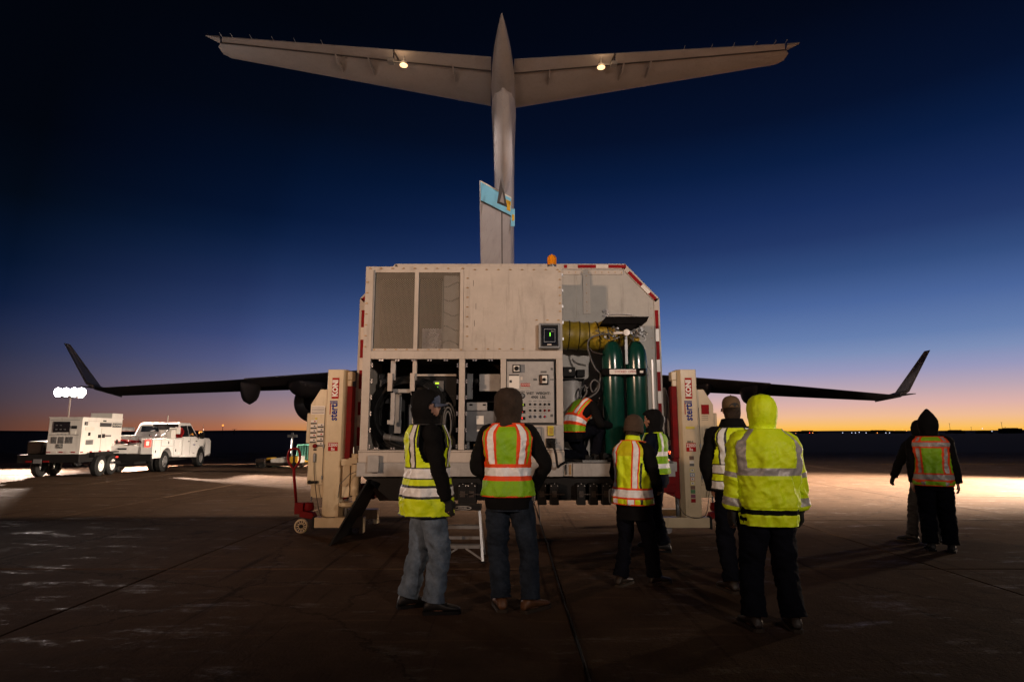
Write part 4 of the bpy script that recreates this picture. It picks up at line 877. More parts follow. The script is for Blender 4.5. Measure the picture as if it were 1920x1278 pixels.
random.seed(3)
for (cx_, w_) in ((1.50, .34), (1.92, .36)):
    for i in range(9):
        x = cx_ + random.uniform(-w_ / 2, w_ / 2); z = random.uniform(2.93, 3.12); mf.tube([(x, 9.05, z), (x + random.uniform(-.1, .1), 9.08, z + random.uniform(-.04, .04)), (x + random.uniform(-.12, .12), 9.12, random.uniform(2.95, 3.1))], .008, 6)
    for i in range(6):
        x = cx_ + random.uniform(-w_ / 2, w_ / 2); z = random.uniform(2.95, 3.1); mf.box(x - .015, x + .015, 9.02, 9.05, z - .015, z + .015)
mf.tube(smoothpath([pt(1196, 628, 9.1), pt(1206, 629, 9.1), pt(1210, 635, 9.1), pt(1206, 640, 9.1), pt(1198, 639, 9.1)]), .008, 6)
part(mf, 'manifold_fitting', 'steel_grey', rk, smooth=False)
random.seed(11)
# yellow duct
du = thing('yellow_duct_hose', 'yellow flexible air duct with black hoops running across the recess wall', 'duct', (1.2, 9.4, 2.9))
dpth = smoothpath([Vector((0.70, 9.42, 3.06)), Vector((1.0, 9.42, 3.04)), Vector((1.3, 9.42, 3.03)), Vector((1.58, 9.43, 3.07)), Vector((1.86, 9.45, 3.12))], 10)
nrg = len(dpth); rr = [0.225 + 0.006 * math.sin(i * 1.256) for i in range(nrg)]
dm = MB(); dm.tube(dpth, rr, 28); dob = part(dm, 'sleeve', 'duct', du, smooth=True)
for i in range(2, nrg - 3, 5):
    d = (dpth[i + 1] - dpth[i - 1]).normalized(); u = (Vector((0, 0, 1)) - d * d.z).normalized(); w = d.cross(u); r_ = rr[i] + .004
    part(MB().tube([dpth[i] + (u * math.cos(t) + w * math.sin(t)) * r_ for t in [2 * PI * k / 28 for k in range(28)]], .007, 6, closed=True), 'hoop', 'black', du, smooth=True)
# clear film bits taped to the wall
fl = MB()
for i in range(14):
    a = pt(1131 + random.uniform(0, 14), 582 + random.uniform(0, 12), 9.66); s_ = .02 + .02 * random.random(); a.y = 9.67 + .02 * random.random()
    fl.add([a, a + Vector((s_, -.02 * random.random(), .01)), a + Vector((s_ * .6, -.015, s_)), a + Vector((-.01, -.01, s_ * .8))], [(0, 1, 2, 3)])
fl.tube([pt(1140, 590, 9.67), pt(1155, 588, 9.67), pt(1186, 590, 9.67), pt(1188, 604, 9.67)], .008, 6)
fl.tube([pt(1208, 680, 9.3), pt(1222, 696, 9.3), pt(1214, 704, 9.3)], .012, 6)
part(fl, 'tape_film', 'plastic_sheet')
# filter tank, steel plate and valves at the left of the recess
ft = thing('filter_tank', 'grey upright filter tank with a black head at the left side of the recess', 'filter tank', (.95, 9.4, 1.10))
smooth_angle(part(MB().lathe([(0, 0), (.155, 0), (.16, .02), (.16, 1.18), (.15, 1.22), (0, 1.22)], (.93, 9.4, 1.10), 'z', 32), 'tank', 'panel_grey', ft), 50)
part(MB().box(.77, 1.12, 9.2, 9.5, 2.325, 2.345), 'head_plate', 'black', ft); part(MB().box(.79, .98, 9.2, 9.4, 2.37, 2.52).box(1.0, 1.13, 9.22, 9.4, 2.37, 2.48).tube([(.98, 9.3, 2.42), (1.02, 9.3, 2.42)], .03, 10), 'valve_head', 'black', ft, bevel=.01)
part(MB().lathe([(0, -.01), (.02, -.008), (.02, 0)], (.90, 9.2, 2.46), 'y', 10), 'sensor', 'tape_white', ft)
part(MB().box(1.105, 1.125, 9.3, 9.5, 1.3, 2.33), 'side_post', 'black', ft)
pl_ = fbox(1.13, 1.26, 1.5, 2.22, 9.5, 9.52, 'steel_plate', 'tape_white')
cb_ = thing('tool_pile', 'black tools, cable and rags piled on the recess deck by the kneeling worker', 'tools', (1.2, 9.0, 1.10))
random.seed(5)
tp = MB()
for i in range(16):
    x = random.uniform(1.05, 1.5); tp.box(x, x + random.uniform(.03, .12), 8.72 + random.uniform(0, .3), 8.9 + random.uniform(.1, .3), 1.101, 1.12 + random.uniform(0, .1))
part(tp, 'box', 'black', cb_); part(MB().tube([(.8, 8.8, 1.13), (1.0, 8.7, 1.12), (1.4, 8.68, 1.13), (1.5, 8.8, 1.14)], .012, 6), 'cable', 'rubber', cb_)
part(MB().box(1.0, 1.35, 8.61, 8.66, 1.101, 1.13), 'grating', 'steel_grey', cb_)

# ================================================================== MOBILE COLUMN LIFTS
def column(s, label):
    t = thing('column_lift', label, 'vehicle lift', (s * 2.76, 9.55, 0), 0, 'mobile column lifts at either side of the shelter')
    def X(a, b): return (a * s, b * s) if s > 0 else (b * s, a * s)
    def bxp(xa, xb, ya, yb, za, zb, name, m, bev=.006, par=None):
        x0_, x1_ = sorted((xa * s, xb * s)); return part(MB().box(x0_, x1_, ya, yb, za, zb), name, m, par or t, bevel=bev)
    # chamfered column
    po = [(2.655, 9.40), (2.895, 9.40), (2.905, 9.41), (2.905, 9.72), (2.60, 9.72), (2.60, 9.47)]
    mast = part(MB().prism([(a * s, b) for a, b in po], 'z', .16, 2.50), 'mast', 'cream', t, bevel=.006)
    bxp(2.52, 2.60, 9.42, 9.60, 2.33, 2.47, 'pulley_head', 'cream', .01)
    bxp(2.535, 2.60, 9.44, 9.5, 2.24, 2.33, 'chain_guard', 'cream', .004)
    bxp(2.515, 2.598, 9.43, 9.62, 1.12, 2.24, 'carriage', 'lift_red')
    br = MB().prism([(2.595 * s, 1.12), (2.515 * s, 1.12), (2.36 * s, .74), (2.36 * s, .62), (2.40 * s, .58), (2.595 * s, .50)], 'y', 9.46, 9.56); part(br, 'carriage_bracket', 'lift_red', t, bevel=.006)
    for i, (a, b, z) in enumerate(((2.515, 2.30, .60), (2.30, 2.12, .50))): bxp(a, b, 9.42 + .06 * i, 9.62 + .05 * i, z, z + .13, 'carriage_fork', 'lift_red', .01)
    part(MB().tube([(2.56 * s, 9.52, .2), (2.56 * s, 9.52, .52)], .03, 12), 'screw', 'steel_grey', t, smooth=True)
    # base: two legs toward the shelter with wheels
    for yy in (9.30, 10.25):
        q = bxp(2.24, 2.98, yy, yy + .16, .10, .25, 'base_leg', 'cream', .008); bxp(2.24, 2.30, yy + .005, yy + .155, .02, .10, 'leg_toe', 'cream', .006, q)
        part(MB().lathe([(0, -.03), (.05, -.03), (.055, 0), (.05, .03), (0, .03)], (2.37 * s, yy + .08, .06), 'y', 16), 'roller', 'chrome', q)
    bxp(2.62, 2.90, 9.461, 10.249, .10, .16, 'base_plate', 'cream'); bxp(2.98, 3.02, 9.30, 9.46, .08, .26, 'bumper', 'rubber', .01)
    # control cabinet on the outer side with a slanted top
    cp_ = [(2.908, .72), (2.908, 2.19), (3.03, 2.19), (3.17, 1.95), (3.17, .72)]
    cbn = part(MB().prism([(a * s, b) for a, b in cp_], 'y', 9.46, 9.72), 'control_cabinet', 'cream', t, bevel=.006)
    bxp(2.915, 3.12, 9.50, 9.70, .52, .718, 'cabinet_foot', 'cream', .004); bxp(3.172, 3.235, 9.5, 9.68, 1.35, 1.82, 'battery_box', 'cream', .012)
    bxp(2.935, 2.942, 9.455, 9.46, .75, 1.9, 'door_gap', 'gap', 0, cbn); bxp(2.93, 2.95, 9.44, 9.459, 1.28, 1.34, 'hinge', 'steel_grey', .002, cbn); bxp(2.93, 2.95, 9.44, 9.459, .80, .86, 'hinge', 'steel_grey', .002, cbn)
    if s < 0:
        bxp(2.945, 3.155, 9.452, 9.458, 1.80, 1.93, 'instruction_sheet', 'tape_white', 0, cbn)
        for i in range(5): bxp(2.955, 3.145, 9.450, 9.4515, 1.815 + i * .022, 1.822 + i * .022, 'text_line', 'black_print', 0, cbn)
        for col_, (u0, u1, z0_) in enumerate(((3.06, 3.155, 1.71), (2.95, 3.045, 1.655))):
            for i in range(5):
                z = z0_ - i * .072
                bxp(u0, u1, 9.452, 9.458, z - .04, z, 'warning_sticker', 'tape_white', 0, cbn); bxp(u0, u1, 9.4505, 9.4515, z - .064, z - .042, 'text_line', 'black_print', 0, cbn)
                bxp(u0 + .02, u0 + .045, 9.4502, 9.4515, z - .03, z - .012, 'print_mark', 'red_print' if (i + col_) % 3 == 0 else 'black_print', 0, cbn)
        bxp(3.06, 3.09, 9.45, 9.458, 1.72, 1.745, 'print_mark', 'label_yellow', 0, cbn)
        part(MB().lathe([(0, -.05), (.03, -.045), (.035, -.02), (.03, 0)], (-3.07, 9.46, 1.31), 'y', 16), 'stop_button', 'lift_red', cbn); bxp(3.045, 3.095, 9.45, 9.46, 1.24, 1.265, 'switch', 'black', .002, cbn)
        hs = bxp(3.05, 3.085, 9.42, 9.46, 1.06, 1.20, 'hand_control', 'steel_grey', .01, cbn)
        part(MB().tube(smoothpath([Vector((-3.07, 9.44, 1.06)), Vector((-3.05, 9.43, .85)), Vector((-3.00, 9.42, .55)), Vector((-2.92, 9.38, .30)), Vector((-2.82, 9.3, .255)), Vector((-2.66, 9.28, .26))]), .006, 6), 'control_cord', 'boot_brown', hs, smooth=True)
        part(MB().lathe([(0, -.03), (.028, -.028), (.03, 0)], (-3.13, 9.46, .76), 'y', 14).tube([(-3.13, 9.445, .76), (-3.0, 9.445, .76)], .02, 10), 'pump_knob', 'black', cbn)
    else:
        bxp(2.98, 3.10, 9.452, 9.458, 1.80, 1.95, 'red_notice', 'tape_red', 0, cbn)
        for i in range(3): bxp(2.98, 3.08, 9.452, 9.458, 1.77 - i * .03, 1.776 - i * .03, 'text_line', 'grille', 0, cbn)
        for i in range(5): bxp(2.98, 3.06, 9.452, 9.458, 1.15 - i * .09, 1.20 - i * .09, 'warning_sticker', 'steel_grey', 0, cbn); bxp(2.985, 3.055, 9.45, 9.4515, 1.155 - i * .09, 1.17 - i * .09, 'text_line', 'black_print', 0, cbn)
        part(MB().tube([(3.05, 9.43, 1.58), (3.05, 9.43, 1.42), (3.06, 9.43, 1.36)], .018, 8), 'hand_control', 'grille', cbn); bxp(3.03, 3.08, 9.42, 9.45, 1.36, 1.39, 'connector', 'blue_print', .003, cbn)
        part(MB().tube([(3.06 + .04 * math.cos(a_), 9.43, 1.22 + .12 * math.sin(a_)) for a_ in [2 * PI * k / 20 for k in range(20)]], .008, 6, closed=True), 'cord_loop', 'boot_brown', cbn)
        part(MB().tube(smoothpath([Vector((3.06, 9.44, 1.10)), Vector((3.05, 9.43, .85)), Vector((3.02, 9.42, .55)), Vector((2.9, 9.3, .27)), Vector((2.6, 9.28, .30)), Vector((2.45, 9.3, .6))]), .006, 6), 'control_cord', 'boot_brown', cbn, smooth=True)
    # steering handle with pump and wheels
    hx = 3.33; hb_ = MB(); hb_.tube([(hx * s, 9.5, .42), ((hx + .03) * s, 9.42, .85), ((hx + .035) * s, 9.40, .98)], .022, 10)
    hb_.tube(smoothpath([Vector(((hx + .035) * s, 9.40, .96)), Vector(((hx - .05) * s, 9.39, 1.08)), Vector(((hx - .055) * s, 9.38, 1.20)), Vector(((hx - .02) * s, 9.38, 1.26)), Vector(((hx + .035) * s, 9.38, 1.27)), Vector(((hx + .09) * s, 9.38, 1.26)), Vector(((hx + .125) * s, 9.38, 1.20)), Vector(((hx + .12) * s, 9.39, 1.08)), Vector(((hx + .035) * s, 9.40, .96))]), .018, 8)
    if s < 0: part(hb_, 'steering_handle', 'lift_red', t, smooth=True); part(MB().tube([((hx + .035) * s, 9.40, .98), ((hx + .035) * s, 9.385, 1.18)], .016, 8), 'release_lever', 'black', t)
    pm = part(MB().lathe([(0, 0), (.07, 0), (.075, .05), (.06, .12), (0, .12)], (3.13 * s, 9.5, .33), 'z', 16).box(min(3.2 * s, 3.34 * s), max(3.2 * s, 3.34 * s), 9.44, 9.54, .28, .45).prism([(3.0 * s, .20), (3.25 * s, .24), (3.25 * s, .34), (3.05 * s, .30)], 'y', 9.42, 9.58), 'pump_unit', 'lift_red', t, bevel=.01)
    part(MB().tube([(3.1 * s, 9.5, .44), (3.1 * s, 9.5, .54)], .016, 8), 'piston', 'chrome', t)
    wh = part(MB().lathe([(.082, -.025), (.105, -.02), (.108, 0), (.105, .02), (.082, .025), (.082, -.025)], (3.21 * s, 9.42, .11), 'y', 28, 0, False), 'steering_wheel', 'cream', t, smooth=True)
    sp = MB(); sp.lathe([(0, -.03), (.028, -.028), (.03, .02), (0, .02)], (3.21 * s, 9.42, .11), 'y', 14)
    part(sp, 'hub', 'black', wh); sp = MB()
    for k_ in range(6): a_ = PI * k_ / 6; sp.bar((3.21 * s - .09 * math.cos(a_), 9.42, .11 - .09 * math.sin(a_)), (3.21 * s + .09 * math.cos(a_), 9.42, .11 + .09 * math.sin(a_)), .014)
    part(sp, 'spokes', 'cream', wh)
    # printing on the mast
    yF = 9.398; cxl = 2.775 * s
    zt_, zb_ = zof(708, 9.4), zof(747, 9.4)
    red = part(MB().box(cxl + .0 - .055 + (0.0), cxl + .055, yF - .002, yF, zb_, zt_), 'red_panel', 'red_print', mast)
    rot = (PI / 2, -PI / 2, 0)
    text('KONI', .115, (cxl, yF - .004, (zt_ + zb_) / 2), 'lettering', 'white_print', red, rot=rot, world=True, sx=.92, bold=.006)
    zs, ze = zof(750, 9.4), zof(789, 9.4)
    tx = text('stertil', .165, (cxl - .01, yF - .003, (zs + ze) / 2), 'lettering', 'blue_print', mast, rot=rot, world=True, sx=.80, bold=.004)
    part(MB().box(cxl - .075, cxl - .062, yF - .002, yF, zs - .22, zs - .04), 'underline', 'red_print', mast)
    zl = zof(837 if s < 0 else 838, 9.4); lr_ = part(MB().box(cxl - .075, cxl + .075, yF - .002, yF, zl - .065, zl + .065), 'load_label', 'red_print', mast)
    text('22000', .072, (cxl, yF - .004, zl + .025), 'lettering', 'white_print', lr_, world=True, sx=.78, bold=.001); text('lbs', .065, (cxl, yF - .004, zl - .035), 'lettering', 'white_print', lr_, world=True, sx=.8, bold=.001)
    if s > 0:
        part(MB().box(cxl - .07, cxl + .07, yF - .002, yF, zof(804, 9.4), zof(799, 9.4)), 'yellow_label', 'label_yellow', mast)
        text('805-5', .04, (cxl - .01, yF - .003, zof(828, 9.4)), 'lettering', 'black_print', mast, world=True, bold=.001)
        for py_, m_ in ((858, 'boot_tan'), (866, 'tape_white'), (871, 'grille'), (881, 'label_yellow'), (889.5, 'label_teal'), (897.5, 'label_orange'), (905.5, 'label_yellow'), (913.5, 'boot_tan'), (921, 'label_green'), (929.5, 'label_purple'), (938, 'tape_red')):
            z = zof(py_, 9.4); hh = .028 if py_ not in (866, 871) else .018; o_ = part(MB().box(cxl - .035, cxl + .035, yF - .002, yF, z - hh, z + hh), 'sticker', m_, mast)
            if 875 < py_ < 910: part(MB().box(cxl - .026, cxl + .026, yF - .003, yF - .0022, z - .02, z + .02), 'sticker_field', 'tape_white', o_); part(MB().lathe([(0, -.002), (.009, -.002), (.009, 0)], (cxl, yF - .0035, z), 'y', 10), 'print_mark', 'black_print', o_)
    return t
column(-1, 'cream vehicle lift column at the left with red steering handle and many warning stickers')
column(1, 'cream vehicle lift column at the right with a row of coloured square stickers')
# plank leaning from the shelter edge to the ground
pk = MB(); A0, A1 = Vector((-2.49, 8.42, .0)), Vector((-2.50, 9.68, .0)); B0, B1 = Vector((-2.02, 8.5, .86)), Vector((-2.03, 9.6, .86)); n_ = Vector((.02, 0, -.012))
pk.rings([[A0, A1, A1 + n_, A0 + n_], [B0, B1, B1 + n_, B0 + n_]])
tag(pk.build('ramp_board', 'black', None), 'black ramp board leaning from the shelter edge down to the concrete', 'ramp')

# ================================================================== STEP LADDER
sl = thing('step_ladder', 'small aluminium step ladder with a black top cap between the two men in front', 'step ladder', (-0.60, 7.55, 0))
wt, wb_, hgt = .20, .255, .645
def lad(y0, y1, name):
    for sg in (-1, 1): MB().bar((sg * wb_, y0, 0.0), (sg * wt, y1, hgt - .05), .034 if name == 'front_rail' else .022, .02).build(name, 'alu', sl, bevel=.003)
lad(-.20, -.02, 'front_rail'); lad(.30, .06, 'rear_rail')
cpb = MB().box(-.225, .225, -.09, .13, hgt - .06, hgt).build('top_cap', 'black', sl, bevel=.008)
for z_, m_ in ((.40, 'alu'), (.185, 'alu')):
    t = z_ / hgt; yy = -.20 + .18 * t; ww = wb_ + (wt - wb_) * t
    MB().box(-ww + .02, ww - .02, yy - .03, yy + .07, z_ - .012, z_ + .012).box(-ww + .02, ww - .02, yy - .034, yy - .028, z_ - .026, z_ + .012).build('step', m_, sl, bevel=.002)
MB().box(-.20, .20, .2, .215, .20, .235).build('rear_brace', 'alu', sl)
for sg in (-1, 1):
    MB().bar((sg * .05, -.17, .16), (sg * .245, -.2, .04), .012, .02).build('brace', 'alu', sl); MB().box(sg * wb_ - .025, sg * wb_ + .025, -.23, -.17, 0, .02).build('foot', 'rubber', sl)
ov = MB().lathe([(0, -.002), (.5, -.002), (.5, 0), (0, 0)], (0, 0, 0), 'y', 32); ov.v = [(x * .22, y - .091, z * .05 + hgt - .03) for x, y, z in ov.v]; ovo = ov.build('badge', 'panel_grey', cpb)
ov = MB().lathe([(0, -.002), (.5, -.002), (.5, 0), (0, 0)], (0, 0, 0), 'y', 32); ov.v = [(x * .19, y - .0935, z * .034 + hgt - .03) for x, y, z in ov.v]; ov.build('badge_field', 'black', cpb)
text('WERNER', .026, (0, -.097, hgt - .03), 'lettering', 'panel_grey', cpb, bold=.0008)
# ground cable
cb = MB(); pts_ = []
for i in range(60):
    y = 3.2 + i * .12; x = .475 + .006 * math.sin(y * 1.7) + (.018 * math.exp(-((y - 8.6) / .2) ** 2)); pts_.append((x, y, .010))
pts_ += [(.47, 10.4, .05), (.46, 10.6, .3), (.46, 10.8, .6)]
cb.tube(smoothpath([Vector(p) for p in pts_], 2), .0085, 8); tag(cb.build('ground_cable', 'rubber', None, smooth=True), 'black cable lying on the concrete joint and running under the shelter', 'cable')
# ================================================================== VEHICLES AND FAR EQUIPMENT
def wheel(parent, x, y, r, w, side, name='wheel', rim='alu', holes=8):
    """wheel in the parent's frame, outer face towards side (+1 = +x)"""
    t = smooth_angle(MB().lathe([(r * .55, -w / 2), (r * .9, -w / 2), (r, -w * .32), (r, w * .32), (r * .9, w / 2), (r * .55, w / 2), (r * .55, -w / 2)], (x, y, r), 'x', 32).build(name, 'rubber', parent), 40)
    f = x + side * w * .40
    smooth_angle(MB().lathe([(0.0, 0), (r * .18, side * .01), (r * .20, -side * .02), (r * .44, -side * .04), (r * .50, side * .01), (r * .60, side * .012), (r * .60, -side * .03), (0, -side * .05)], (f, y, r), 'x', 28).build('rim', rim, t), 40)
    h = MB()
    for k in range(holes):
        a = 2 * PI * k / holes; h.lathe([(0, side * .004), (r * .055, side * .004), (r * .055, -side * .03), (0, -side * .03)], (f - side * .028, y + r * .34 * math.cos(a), r + r * .34 * math.sin(a)), 'x', 8)
    h.build('rim_hole', 'gap', t); return t
def gripper(b): return b
truck = thing('service_truck', 'white crew-cab service truck with lit red tail lamps and a crane on its utility bed', 'truck', (-14.62, 23.72, 0), R(6))
def tp_(b, name, m, par=None, **k): return b.build(name, m, par or truck, **k)
# cab, body side outline (y, z) with wheel arch cut
arch = [(3.6 + .50 * math.cos(a), .42 + .50 * math.sin(a)) for a in [PI - PI * k / 10 for k in range(11)]]
cab = [(1.42, .50), (1.42, 1.22), (1.50, 1.30), (3.22, 1.30), (4.40, 1.24), (4.62, 1.12), (4.66, .55), (4.12, .46)] + arch[::-1] + [(3.08, .46)]
tp_(MB().prism(cab, 'x', -.98, .98), 'cab_body', 'truck_white', bevel=.05)
gh = [(1.44, 1.30), (1.56, 1.84), (1.74, 1.92), (2.72, 1.92), (3.30, 1.29)]
rr = [[Vector((sx_ * w, y, z)) for y, z in gh] for sx_, w in ((-1, .90), (-1, .84), (1, .84), (1, .90))]
gb_ = MB(); rr = []
for w, sc_ in ((-.93, 1), (.93, 1)):
    rr.append([Vector((math.copysign(abs(w) - (.16 if z > 1.6 else 0), w), y, z)) for y, z in gh])
gb_.rings(rr); tp_(gb_, 'cabin', 'truck_white', bevel=.03)
def side_glass(ya, yb, yc, yd, z0, z1, s):
    # lower edge ya..yb at z0, upper edge yc..yd at z1
    w0, w1 = .93, .80; o0 = .008
    b = MB(); b.add([(s * (w0 + o0), ya, z0), (s * (w0 + o0), yb, z0), (s * (w1 + .005), yd, z1), (s * (w1 + .005), yc, z1), (s * (w0 - .02), ya, z0), (s * (w0 - .02), yb, z0), (s * (w1 - .02), yd, z1), (s * (w1 - .02), yc, z1)],
                    [(0, 1, 2, 3), (7, 6, 5, 4), (0, 4, 5, 1), (1, 5, 6, 2), (2, 6, 7, 3), (3, 7, 4, 0)]); return b
for s in (-1, 1):
    tp_(side_glass(1.62, 2.30, 1.70, 2.30, 1.33, 1.80, s), 'side_window', 'glass_dark'); tp_(side_glass(2.36, 3.12, 2.36, 2.74, 1.33, 1.80, s), 'side_window', 'glass_dark')
    for y in (1.48, 2.33): tp_(MB().box(min(s * .982, s * .985), max(s * .982, s * .985), y, y + .012, .55, 1.28), 'door_seam', 'gap')
    for y in (2.10, 2.90): tp_(MB().box(min(s * .985, s * 1.0), max(s * .985, s * 1.0), y, y + .14, 1.12, 1.15), 'door_handle', 'black')
    m_ = tp_(MB().box(min(s * 1.06, s * 1.26), max(s * 1.06, s * 1.26), 3.02, 3.12, 1.24, 1.52).bar((s * .95, 3.1, 1.32), (s * 1.1, 3.1, 1.36), .05), 'wing_mirror', 'black', bevel=.02)
tp_(MB().add([(-.70, 1.50, 1.42), (.70, 1.50, 1.42), (.66, 1.56, 1.78), (-.66, 1.56, 1.78), (-.70, 1.47, 1.42), (.70, 1.47, 1.42), (.66, 1.54, 1.78), (-.66, 1.54, 1.78)], [(0, 1, 2, 3), (7, 6, 5, 4), (0, 4, 5, 1), (1, 5, 6, 2), (2, 6, 7, 3), (3, 7, 4, 0)]), 'rear_window', 'glass_dark')
tp_(MB().box(1.02, 1.14, 3.05, 3.11, 1.46, 1.56), 'amber_lamp', 'lamp_amber')
tp_(MB().prism([(y, z) for y, z in ((3.04, .50), (4.14, .50), (4.02, 1.0), (3.6, 1.1), (3.18, 1.0))], 'x', -.90, .90), 'wheel_well', 'gap')
tp_(MB().box(-.45, .45, 4.6, 4.7, .62, 1.1).box(-.95, .95, 4.62, 4.78, .42, .60), 'front_bumper', 'chrome', bevel=.03)
for s, nm in ((1, 0), (-1, 1)):
    wheel(truck, s * .86, 3.6, .40, .26, s)
    wheel(truck, s * .92, 0, .40, .24, s); wheel(truck, s * .66, 0, .40, .22, s)
    # utility body sides
    sd = [(-1.18, .55), (-1.18, 1.28), (1.34, 1.28), (1.34, .55), (.52, .55)] + [(.50 * math.cos(a), .42 + .50 * math.sin(a)) for a in [PI * k / 10 for k in range(1, 10)]] + [(-.52, .55)]
    sb_ = tp_(MB().prism(sd, 'x', min(s * .66, s * 1.08), max(s * .66, s * 1.08)), 'utility_body_side', 'truck_white', bevel=.012)
    xx = s * 1.084
    for ya, yb, za, zb in ((-1.10, -.55, .60, 1.24), (-.50, .52, .98, 1.24), (.58, 1.28, .60, 1.24)):
        g_ = MB()
        for (a, b, c, d) in ((ya, yb, zb, zb + .008), (ya, yb, za, za + .008), (ya, ya + .008, za, zb), (yb - .008, yb, za, zb)): g_.box(min(s * 1.079, xx), max(s * 1.079, xx), a, b, c, d)
        tp_(g_, 'locker_seam', 'grille', sb_)
    for y, z in ((-.98, .80), (.05, 1.12), (.72, .80)): tp_(MB().box(min(s * 1.08, s * 1.096), max(s * 1.08, s * 1.096), y, y + .05, z - .05, z + .05), 'locker_latch', 'black', sb_, bevel=.003)
    q = tp_(MB().box(s * .90 - .10, s * .90 + .10, -1.205, -1.18, .98, 1.24), 'tail_lamp', 'lamp_red', bevel=.01); tp_(MB().box(s * .90 - .05, s * .90 + .05, -1.212, -1.206, 1.03, 1.19), 'lamp_core', 'lamp_red_core', q)
    q2 = tp_(MB().box(s * .90 - .03, s * .90 + .03, -1.211, -1.207, 1.07, 1.15), 'lamp_centre', 'tape_red', q)
tp_(MB().box(-.655, .655, -1.15, -1.08, .74, 1.02).box(-.655, .655, -1.165, -1.151, .96, 1.0), 'tailgate', 'truck_white', bevel=.006)
tp_(MB().box(-.16, .16, -1.17, -1.166, .88, .94), 'tailgate_latch', 'black', bevel=.003)
tp_(MB().box(-.65, .65, -1.07, 1.38, .74, .80), 'bed_floor', 'steel_grey')
bp_ = tp_(MB().box(-1.10, 1.10, -1.30, -1.19, .46, .72), 'rear_bumper', 'black', bevel=.012)
for i in (-1, 0, 1): tp_(MB().box(i * .12 - .035 - .2, i * .12 + .035 - .2, -1.31, -1.301, .60, .65), 'marker_lamp', 'lamp_red', bp_)
tp_(MB().box(-.5, .5, -1.25, 4.3, .34, .46).box(-.04, .04, -1.6, -1.25, .40, .48).box(-.35, -.05, -1.2, -.6, .25, .42), 'chassis', 'black')
tp_(MB().box(-1.1, 1.1, 1.36, 1.41, .6, 1.30), 'headboard', 'truck_white')
# cargo: tool box, red bundle, crane, compressor reels, mast
tp_(MB().box(-.60, .10, -1.0, -.5, .81, 1.08).box(.14, .6, -1.0, -.6, .81, 1.06), 'tool_box', 'gen_white', bevel=.01)
random.seed(21)
rb_ = MB()
for i in range(10):
    a = Vector((random.uniform(-.6, .5), random.uniform(-1.0, .2), 1.10 + random.uniform(0, .08))); rb_.tube([a, a + Vector((random.uniform(-.3, .3), .3, random.uniform(-.02, .06))), a + Vector((random.uniform(-.4, .4), .6, 0))], .035, 7)
tp_(rb_, 'air_hose', 'lift_red', smooth=True)
cr_ = tp_(MB().box(.55, 1.0, .45, .85, 1.285, 1.62).box(.35, 1.05, .80, 1.15, 1.45, 1.70), 'crane_base', 'gen_white', bevel=.02)
tp_(MB().bar((.2, .6, 1.78), (1.05, .9, 1.80), .11, .13).box(.45, .75, .5, .8, 1.62, 1.86), 'crane_arm', 'black', cr_, bevel=.01)
tp_(MB().tube([(.7, .7, 1.8), (.7, .7, 2.2)], .02, 8), 'whip_mast', 'tape_white'); tp_(MB().tube([(1.0, 3.6, 1.2), (1.0, 3.55, 1.85)], .008, 6), 'antenna', 'grille')
cl_ = MB()
for i in range(16):
    a = Vector((random.uniform(.2, 1.02), random.uniform(.3, 1.2), random.uniform(1.3, 1.66))); cl_.tube([a, a + Vector((random.uniform(-.2, .2), random.uniform(-.2, .2), random.uniform(-.1, .14)))], random.uniform(.012, .035), 7)
tp_(cl_, 'crane_hydraulics', 'black', cr_)
tp_(MB().lathe([(0, -.05), (.17, -.05), (.19, 0), (.17, .05), (0, .05)], (.95, 1.28, 1.52), 'y', 18).box(.86, 1.06, 1.2, 1.34, 1.30, 1.70), 'hose_reel', 'lift_red', bevel=.01)
tp_(MB().lathe([(0, -.05), (.17, -.05), (.19, 0), (.17, .05), (0, .05)], (.72, 1.22, 1.50), 'y', 18), 'hose_reel', 'lift_red')
tp_(MB().box(.985, .988, 3.35, 3.37, .9, .95), 'seam_mark', 'gap')
text('POWER', .07, (.988, 2.75, .98), 'lettering', 'blue_print', truck, rot=(PI / 2, 0, PI / 2), bold=.001)
text('SERVICE', .05, (.988, 2.75, .62), 'lettering', 'grille', truck, rot=(PI / 2, 0, PI / 2))

# generator on a tandem trailer
gen = thing('generator_trailer', 'white boxy diesel generator on a black twin-axle trailer hitched behind the truck', 'generator', (-15.45, 21.35, 0), R(8))
def gp(b, name, m, par=None, **k): return b.build(name, m, par or gen, **k)
gp(MB().box(-1.05, .82, -1.15, 2.1, .52, .78).box(-.12, .12, 2.1, 2.9, .5, .62), 'trailer_frame', 'black', bevel=.01)
gp(MB().box(-.95, -.42, -.9, .2, .785, 1.22), 'fuel_tank', 'boot_brown', bevel=.05)
bod = gp(MB().box(-.32, .72, -.95, 1.75, .79, 2.03), 'housing', 'gen_white', bevel=.012)
gp(MB().box(-.02, .72, .95, 1.745, 2.032, 2.22), 'exhaust_box', 'gen_white', bevel=.012); gp(MB().box(-.335, .735, -.965, 1.76, 2.0, 2.031), 'roof', 'gen_white')
def ge(xa, xb, za, zb, name, m, d=.012): return gp(MB().box(xa, xb, -.95 - d, -.951, za, zb), name, m, bod)
def gs(ya, yb, za, zb, name, m, d=.012): return gp(MB().box(.721, .72 + d, ya, yb, za, zb), name, m, bod)
ge(-.17, .34, 1.52, 1.88, 'control_panel', 'glass_dark'); ge(.39, .56, 1.64, 1.74, 'label_plate', 'black_print'); ge(.37, .54, 1.46, 1.58, 'white_lamp_plate', 'white_print')  # small lamp's lit look is only white colour, it gives no light
for i in range(8): ge(-.09 + i * .06, -.05 + i * .06, 1.46, 1.47, 'print_mark', 'grille', .014) if i % 2 else None
